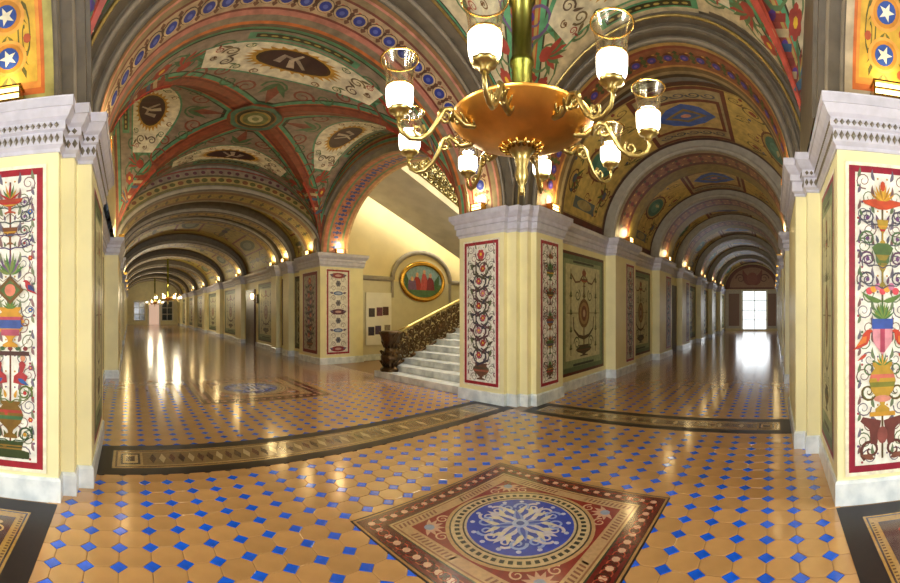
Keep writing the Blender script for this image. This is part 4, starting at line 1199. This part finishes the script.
panel('wall_far', (5.95, 13.5, .3), (0, -1, 0), WEST, .85, 2.5, dark_panel, '4A2E22', .06)
panel('wall_far', (5.95, 14.93, .3), (0, -1, 0), WEST, .6, 2.5, dark_panel, '5A2E2A', .06)
panel('wall_far', (5.95, 17.2, .3), (0, -1, 0), WEST, 2.2, 2.5, large_panel, '4A2E22', .06, '6A7A5A', rim=False)
MB().box(5.86, 18.7, 0, 5.96, 20.1, 2.6).build('door_leaf', 'door', WALL['wall_far'])
for c in (23.6, 28.8, 34, 39, 44):
    panel('wall_far', (5.95, c, .3), (0, -1, 0), WEST, 3.0, 2.5, large_panel, '4A2E22', .06, '6A7A5A', rim=False)
for c, L in ((7.9, 3.6), (13.3, 1), (18.2, 3.6), (23.6, 3), (28.8, 3), (34, 3)):
    panel('wall_left', (-.62, c, .3), (0, 1, 0), (1, 0, 0), L, 2.5, large_panel, '6A2E26', .06, '6A7A5A', rim=False)
# ================================================================== STAIR HALL
st = structure(MB().box(7.3, 11.6, 0, 13, 11.75, 8).box(6.4, 11.6, 3.34, 7.3, 11.75, 8).build('wall_stair_north', 'creamwall'))
MB().box(7.32, 11.57, .2, 13, 11.6, 2.6).build('pale_dado', material('pale_dado_paint', 'D2CCAE', .5, noise=.06), st)
MB().box(7.32, 11.55, 0, 13, 11.6, .2).build('skirting', 'base', st)
structure(MB().box(13, 5.4, 0, 13.15, 11.75, 8).build('wall_stair_east', 'creamwall'))
structure(MB().box(6.72, 5.35, 0, 13, 5.5, 8).build('wall_stair_south', 'creamwall'))
structure(MB().box(6.4, 5.35, 8, 13.15, 11.75, 8.1).build('ceiling_stair', 'cream'))
mb = MB(); mb.grid(lambda i, j: tuple(p + (q - p) * j for p, q in zip(f5(pi * (1 - i), 0, 6.7), (6.7, 5.4 + 6.3 * i, 8))), 32, 1)
structure(mb.build('wall_stair_west', 'creamwall'))
# moulding rail that rises as an arch over the oval painting
pts = [(7.35, 11.55, 2.67), (8.2, 11.55, 2.67), (8.62, 11.55, 2.67)] + [(10.04 + 1.42 * cos(pi - pi * k / 16), 11.55, 2.67 + 1.0 * sin(pi * k / 16)) for k in range(17)] + [(11.5, 11.55, 2.67), (12.9, 11.55, 2.67)]
structure(MB().tube(pts, .085, n=8).build('trim_40', 'mouldlight', None, True))
MB().tube([(8.62, 11.55, 2.62), (8.62, 11.55, 2.05)], .06, n=8).build('moulding', 'mouldlight', bpy.data.objects['trim_40'])
MB().tube([(11.46, 11.55, 2.62), (11.46, 11.55, 1.6)], .06, n=8).build('moulding', 'mouldlight', bpy.data.objects['trim_40'])
op = empty('oval_painting', (10.04, 11.5, 1.9), 'oval painting of red robed figures in a gold frame above the marble stairs', 'painting')
mb = MB(); mb.grid(lambda i, j: (10.04 + (1.02 + .09 * cos(2 * pi * j)) * cos(2 * pi * i), 11.52 - .06 * sin(2 * pi * j), 2.64 + (.64 + .085 * cos(2 * pi * j)) * sin(2 * pi * i)), 40, 8)
mb.build('frame', 'gold', op, True)
P = Paint(plane_map((10.04, 11.53, 2.64), (1, 0, 0), (0, 0, 1), SOUTH, 0, .0015))
P.disc(0, 0, 1.0, .62, '8FB0B8', 32); P.nx()
P.poly([(1.0 * cos(a), .62 * sin(a)) for a in [pi + .15 + (pi - .3) * k / 14 for k in range(15)]], '4E7A58'); P.nx()
for x, c, h in ((-.3, 'A8343A', .5), (.05, 'C0505A', .62), (.35, '8A3048', .5), (-.55, '7A5A8A', .35)):
    P.poly([(x - .2, -.3), (x + .22, -.3), (x + .16, .05), (x + .06, h - .35), (x - .08, h - .33), (x - .15, .05)], c); P.nx(); P.disc(x, h - .27, .07, .085, 'D8A888', 10); P.nx()
P.leaf(.6, -.2, 1.2, .5, .25, '3E6A4A'); P.leaf(-.8, -.15, 1.7, .45, .2, '3E6A4A')
P.build('canvas', 'paint', op)
nb = empty('notice_board', (7.75, 11.5, .45), 'pale display board with two rows of small photographs on the stair hall wall', 'display board')
MB().box(7.5, 11.51, .5, 8.55, 11.547, 2.2).build('board', 'white', nb)
for k, (x, z, c) in enumerate(((7.4, 1.55, '4A4448'), (7.72, 1.58, '7A4A5A'), (7.98, 1.6, '5A3A34'), (7.38, .95, '3E3A4E'), (7.66, .98, '5A4A6A'), (7.9, .72, 'A8A49A'), (8.05, 1.0, '8A8478'))):
    MB().box(x + .2, 11.498, z - .14, x + .44, 11.51, z + .14).build('photograph', material('photo_print_%d' % k, c, .4, noise=.5, scale=16), nb)

sc_ = empty('staircase', (5.95, 7.0, 0), 'white marble staircase rising behind the corner pier', 'staircase')
RUN, RISE = .385, .14
for k in range(15):
    x = 5.95 + RUN * k
    y1 = 8.75 if k == 0 else 8.6
    MB().box(x, 5.52, 0 if k == 0 else RISE * k - .02, x + RUN + .03 + (1.0 if k == 14 else 0), y1, RISE * (k + 1)).build('step', 'step', sc_)
v = [(6.35, .0), (11.6, .0), (11.6, 2.1), (6.35, .15)]
mb = MB(); mb.add([(x, 8.58, z) for x, z in v] + [(x, 8.7, z) for x, z in v], [(0, 1, 2, 3), (7, 6, 5, 4), (0, 4, 5, 1), (1, 5, 6, 2), (2, 6, 7, 3), (3, 7, 4, 0)]); mb.build('stringer', 'step', sc_)
uf = empty('staircase', (9.5, 9.8, 2.9), 'pale underside of the upper stair flight above the oval painting', 'staircase')
zf = lambda x: 5.25 - .377 * (x - 6.8)
v = [(6.74, zf(6.74)), (12.95, zf(12.95)), (12.95, zf(12.95) + .2), (6.74, zf(6.74) + .2)]
mb = MB(); mb.add([(x, 8.7, z) for x, z in v] + [(x, 10.95, z) for x, z in v], [(0, 1, 2, 3), (7, 6, 5, 4), (0, 4, 5, 1), (1, 5, 6, 2), (2, 6, 7, 3), (3, 7, 4, 0)]); mb.build('sloping_soffit', material('stair_soffit', 'C9C4B8', .5, noise=.2, scale=2), uf)
for k in range(16):
    x = 6.72 + .39 * k; MB().box(x + .02, 8.75, zf(x) + .02, x + .4, 10.9, zf(x) + .22).build('step', 'step', uf)


def railing(stair, y, x0, x1, zfun, h, mat, dens=.2, rail='gold'):
    root = MB().tube([(x0 + (x1 - x0) * k / 10, y, zfun(x0 + (x1 - x0) * k / 10) + h) for k in range(11)], .045, n=8).build('railing', rail, stair, True)
    n = int((x1 - x0) / dens)
    MB().tube([(x0 + (x1 - x0) * k / 10, y, zfun(x0 + (x1 - x0) * k / 10) + .06) for k in range(11)], .035, n=6).build('bottom_rail', mat, root, True)
    for k in range(n):
        xc = x0 + (x1 - x0) * (k + .5) / n; zb = zfun(xc); mb = MB()
        for (dz, r, a0, s) in ((.24, .14, k, 1), (.52, .15, k + 2, -1), (.76, .1, k * 2, 1)):
            dz = dz * h / .95
            pts = [(xc + s * r * (1 - .8 * t / 14) * cos(a0 + 2 * pi * 1.5 * t / 14), y + .02 * sin(t), zb + dz + r * (1 - .8 * t / 14) * sin(a0 + 2 * pi * 1.5 * t / 14)) for t in range(15)]
            mb.tube(pts, .03, .016, 5)
            mb.lathe([(0, -.04), (.04, -.014), (.04, .014), (0, .04)], (xc, y, zb + dz), 7)
        for q in range(6):
            a = q * 1.05 + k; mb.tube([(xc, y, zb + .42 * h), (xc + .07 * cos(a), y + .03, zb + .42 * h + .07 * sin(a)), (xc + .13 * cos(a + .5), y - .01, zb + .42 * h + .13 * sin(a + .5))], .03, .01, 5)
        mb.tube([(xc - .12, y, zb + .05), (xc - .04, y, zb + .3), (xc + .06, y, zb + .55), (xc + .11, y, zb + h - .02)], .02, .02, 5)
        mb.build('scroll_panel', mat, root, True)
    return root
z1 = lambda x: .16 + RISE / RUN * (max(x, 6.35) - 6.35)
r1 = railing(sc_, 8.5, 6.45, 10.8, z1, .85, 'bronze', rail='oldgold'); r1['label'] = 'ornate dark bronze scroll railing with brass handrail'
MB().lathe([(.0, .14), (.26, .14), (.26, .2), (.19, .24), (.16, .3), (.24, .42), (.25, .5), (.16, .6), (.14, .7), (.2, .85), (.25, .98), (.28, 1.04), (.28, 1.1), (.17, 1.12), (0, 1.12)], (6.25, 8.45, 0), 20, .12, 8).build('newel_post', 'bronze', r1, True)
mb = MB()
for k in range(10):
    a = 2 * pi * k / 10
    for z, R in ((.26, .2), (.5, .2), (.72, .17), (.95, .22)):
        mb.tube([(6.25 + R * .8 * cos(a), 8.45 + R * .8 * sin(a), z), (6.25 + R * 1.15 * cos(a), 8.45 + R * 1.15 * sin(a), z + .08), (6.25 + R * 1.4 * cos(a + .2), 8.45 + R * 1.4 * sin(a + .2), z + .13)], .045, .014, 5)
mb.build('newel_leaves', 'bronze', r1, True)
r2 = railing(uf, 8.72, 6.78, 12.0, lambda x: zf(x) + .17, .85, 'greenbronze', rail='oldgold'); r2['label'] = 'gilded bronze scroll railing'

# ================================================================== CHANDELIERS
def chandelier(loc, label, group=None):
    zb = loc[2]
    root = empty('chandelier', loc, label, 'chandelier', group)
    def part(mb, name, mat, parent=root, smooth=True, rz=0):
        o = mb.build(name, mat, None, smooth); o.parent = parent; o.rotation_euler = (0, 0, rz); return o
    part(MB().lathe([(0, .33), (.12, .335), (.27, .36), (.4, .41), (.48, .46), (.515, .505), (.53, .52), (.515, .525), (.46, .49), (.3, .43), (0, .42)], n=48), 'bowl', 'copper')
    part(MB().lathe([(0, 0), (.012, .0), (.02, .03), (.014, .06), (.035, .09), (.05, .14), (.04, .2), (.055, .24), (.05, .26), (.085, .3), (.11, .325), (.135, .335), (.12, .345), (0, .35)], n=24), 'finial', 'oldgold')
    mb = MB()
    for k in range(16):
        a = 2 * pi * k / 16; mb.tube([(.1 * cos(a), .1 * sin(a), .325), (.14 * cos(a), .14 * sin(a), .322), (.17 * cos(a), .17 * sin(a), .345)], .018, .008, 5)
    part(mb, 'finial_leaves', 'gold')
    stm = part(MB().lathe([(.0, .42), (.16, .43), (.13, .47), (.09, .5), (.08, .56), (.075, .9), (.09, .92), (.09, .95), (.075, .97), (.075, 1.35), (.1, 1.37), (.1, 1.42), (.075, 1.44), (.075, 2.6), (.1, 2.62), (.1, 2.66), (.07, 2.7), (.07, 3.35), (.2, 3.42), (.2, 3.46), (0, 3.46)], n=24), 'stem', 'greenbrass')
    arm = MB()
    ap = [(.34, .47), (.4, .405), (.47, .40), (.53, .445), (.57, .485), (.62, .47), (.66, .4), (.72, .31), (.79, .26), (.86, .255), (.92, .29), (.94, .34), (.93, .385)]
    arm.tube([(x, 0, z) for x, z in ap], .022, .013, 8)
    for cx, cz, r, s in ((.43, .455, .055, 1), (.61, .43, .05, -1), (.8, .31, .05, 1)):
        arm.tube([(cx + s * r * (1 - .8 * t / 12) * cos(2.2 + t * .75), .0, cz + r * (1 - .8 * t / 12) * sin(2.2 + t * .75)) for t in range(13)], .013, .006, 6)
    for q in range(5): arm.tube([(.4 + .04 * q, 0, .4), (.41 + .04 * q, .03 * (-1) ** q, .42 + .01 * q), (.44 + .04 * q, .05 * (-1) ** q, .45)], .014, .005, 5)
    cup = MB().lathe([(0, .37), (.03, .375), (.025, .39), (.06, .405), (.075, .425), (.07, .43), (.03, .43), (0, .42)], (.93, 0, 0), 20, .06, 10)
    fro = MB().lathe([(.04, .425), (.07, .432), (.086, .46), (.09, .5), (.09, .555), (.087, .556), (.0, .55)], (.93, 0, 0), 24)
    clr = MB().lathe([(.09, .556), (.088, .6), (.092, .64), (.105, .69), (.122, .73)], (.93, 0, 0), 28)
    rim = MB().lathe([(.118, .728), (.124, .726), (.129, .732), (.121, .739), (.118, .728)], (.93, 0, 0), 28)
    rim2 = MB().lathe([(.088, .552), (.094, .552), (.094, .56), (.088, .56), (.088, .552)], (.93, 0, 0), 28)
    first = None
    toward = atan2(-loc[1], -loc[0])
    for k in range(8):
        a = toward + math.radians(-12 + 45 * k)
        if first is None:
            ao = part(arm, 'arm', 'oldgold', rz=a)
            for mb, nm, mt in ((cup, 'cup', 'oldgold'), (fro, 'frosted_shade', 'glow'), (clr, 'clear_shade', 'glass'), (rim, 'shade_rim', 'gold'), (rim2, 'shade_band', 'gold')): part(mb, nm, mt, ao)
            first = ao
        else:
            ao = copy_tree(first, root); ao.rotation_euler = (0, 0, a)
    return root
CH = (2.49, 1.755, 2.42)
ch = chandelier(CH, 'large brass chandelier with copper bowl and eight lit glass lamps')
tw = atan2(-CH[1], -CH[0])
for k in range(8):
    a = tw + math.radians(-12 + 45 * k)
    light('chandelier_lamp_light', 'POINT', (CH[0] + .93 * cos(a), CH[1] + .93 * sin(a), CH[2] + .68), 14, (1, .9, .72), .07)


def far_chandelier(loc, label):
    r = copy_tree(ch); r.location = loc; r['label'] = label
    for dx in (-.5, .5): light('far_chandelier_light', 'POINT', (loc[0] + dx, loc[1] - .9, loc[2] + .6), 60, (1, .86, .6), .2)
far_chandelier((2.72, 29, 2.0), 'small lit chandelier hanging midway along the long corridor')
far_chandelier((2.72, 44, 2.0), 'tiny lit chandelier before the far end of the long corridor')

# ================================================================== CORNICE LAMPS
def cornice_lamp(x, y, nrm, label, group=None, power=13, z=Z0):
    r = empty('cornice_lamp', (x, y, z), label, 'lamp', group)
    nx, ny = nrm; tx, ty = -ny, nx
    def bx(t0, t1, d0, d1, z0, z1):
        X = [x + tx * t + nx * d for t in (t0, t1) for d in (d0, d1)]; Y = [y + ty * t + ny * d for t in (t0, t1) for d in (d0, d1)]
        return MB().box(min(X), min(Y), z + z0, max(X), max(Y), z + z1)
    h = bx(-.13, .13, -.07, .06, 0, .03)
    for a in (bx(-.13, .13, -.07, -.05, .03, .13), bx(-.13, -.115, -.05, .06, .03, .13), bx(.115, .13, -.05, .06, .03, .13), bx(-.14, .14, -.075, .07, .125, .14), bx(-.115, .115, .05, .06, .07, .085)): h.add(a.v, a.f)
    h.build('housing', 'gold', r)
    bx(-.113, .113, -.04, .045, .034, .123).build('lit_glass', 'uplight', r)
    light('cornice_lamp_light', 'POINT', (x + nx * .02, y + ny * .02, z + .24), power, (1, .74, .34), .1)
cornice_lamp(-1.06, 3.47, (0, -1), 'brass cornice lamp glowing under the orange star panel of the left pier', power=1.6)
cornice_lamp(3.42, -.97, (-1, 0), 'brass cornice lamp glowing under the two star medallions of the right pier', power=1.6)
cornice_lamp(5.64, 4.95, (-1, 0), 'brass cornice lamp above the rinceau panel of the corner pier')
cornice_lamp(6.5, 3.87, (0, -1), 'brass cornice lamp above the stacked vase panel of the corner pier')
cornice_lamp(-.27, 4.75, (1, 0), 'small box shaped cornice lamp at the foot of the blue medallion arch')
cornice_lamp(6.2, -.18, (0, 1), 'small cornice lamp on the capital at the foot of the purple flower arch')
cornice_lamp(6.36, 11.32, (0, -1), 'cornice lamp above the medallion panel left of the stair arch')
ORD = ('first', 'second', 'third', 'fourth', 'fifth', 'sixth', 'seventh')
for k, y in enumerate((10.6, 12.2, 15.6, 21, 26, 31.5, 36.5)): cornice_lamp(-.2, y, (1, 0), '%s cornice lamp past the blue medallion arch, on the side facing the stairs' % ORD[k], 'cornice lamps of the long corridor', 11)
for k, y in enumerate((12.1, 14.3, 15.6, 21, 26, 31.5, 36.5)): cornice_lamp(5.64, y, (-1, 0), '%s cornice lamp past the stair arch, along the panelled corridor wall' % ORD[k], 'cornice lamps of the long corridor', 11)
for k, x in enumerate((10.3, 14.4, 17.8, 22, 26, 30)):
    cornice_lamp(x, 3.77, (0, -1), '%s pilaster lamp from the corner pier towards the bright glazed door' % ORD[k], 'cornice lamps of the bright ended corridor', (12, 9, 7, 5, 4, 4)[k])
    cornice_lamp(x, -.19, (0, 1), '%s pilaster lamp from the star medallion pier towards the bright glazed door' % ORD[k], 'cornice lamps of the bright ended corridor', (12, 9, 7, 5, 4, 4)[k])
# wall sconces by the dark door of the long corridor
s = empty('wall_sconce', (5.7, 18.35, 2.0), 'dark bronze lantern sconce beside the dark door of the long corridor', 'sconce')
MB().box(5.86, 18.28, 1.95, 5.95, 18.42, 2.35).build('back_plate', 'bronze', s)
MB().tube([(5.88, 18.35, 2.1), (5.75, 18.35, 2.05), (5.66, 18.35, 2.12)], .02, n=6).build('bracket', 'bronze', s)
MB().lathe([(0, 2.12), (.06, 2.13), (.09, 2.3), (.07, 2.36), (0, 2.4)], (5.66, 18.35, 0), 10).build('lantern_glass', 'uplight', s)
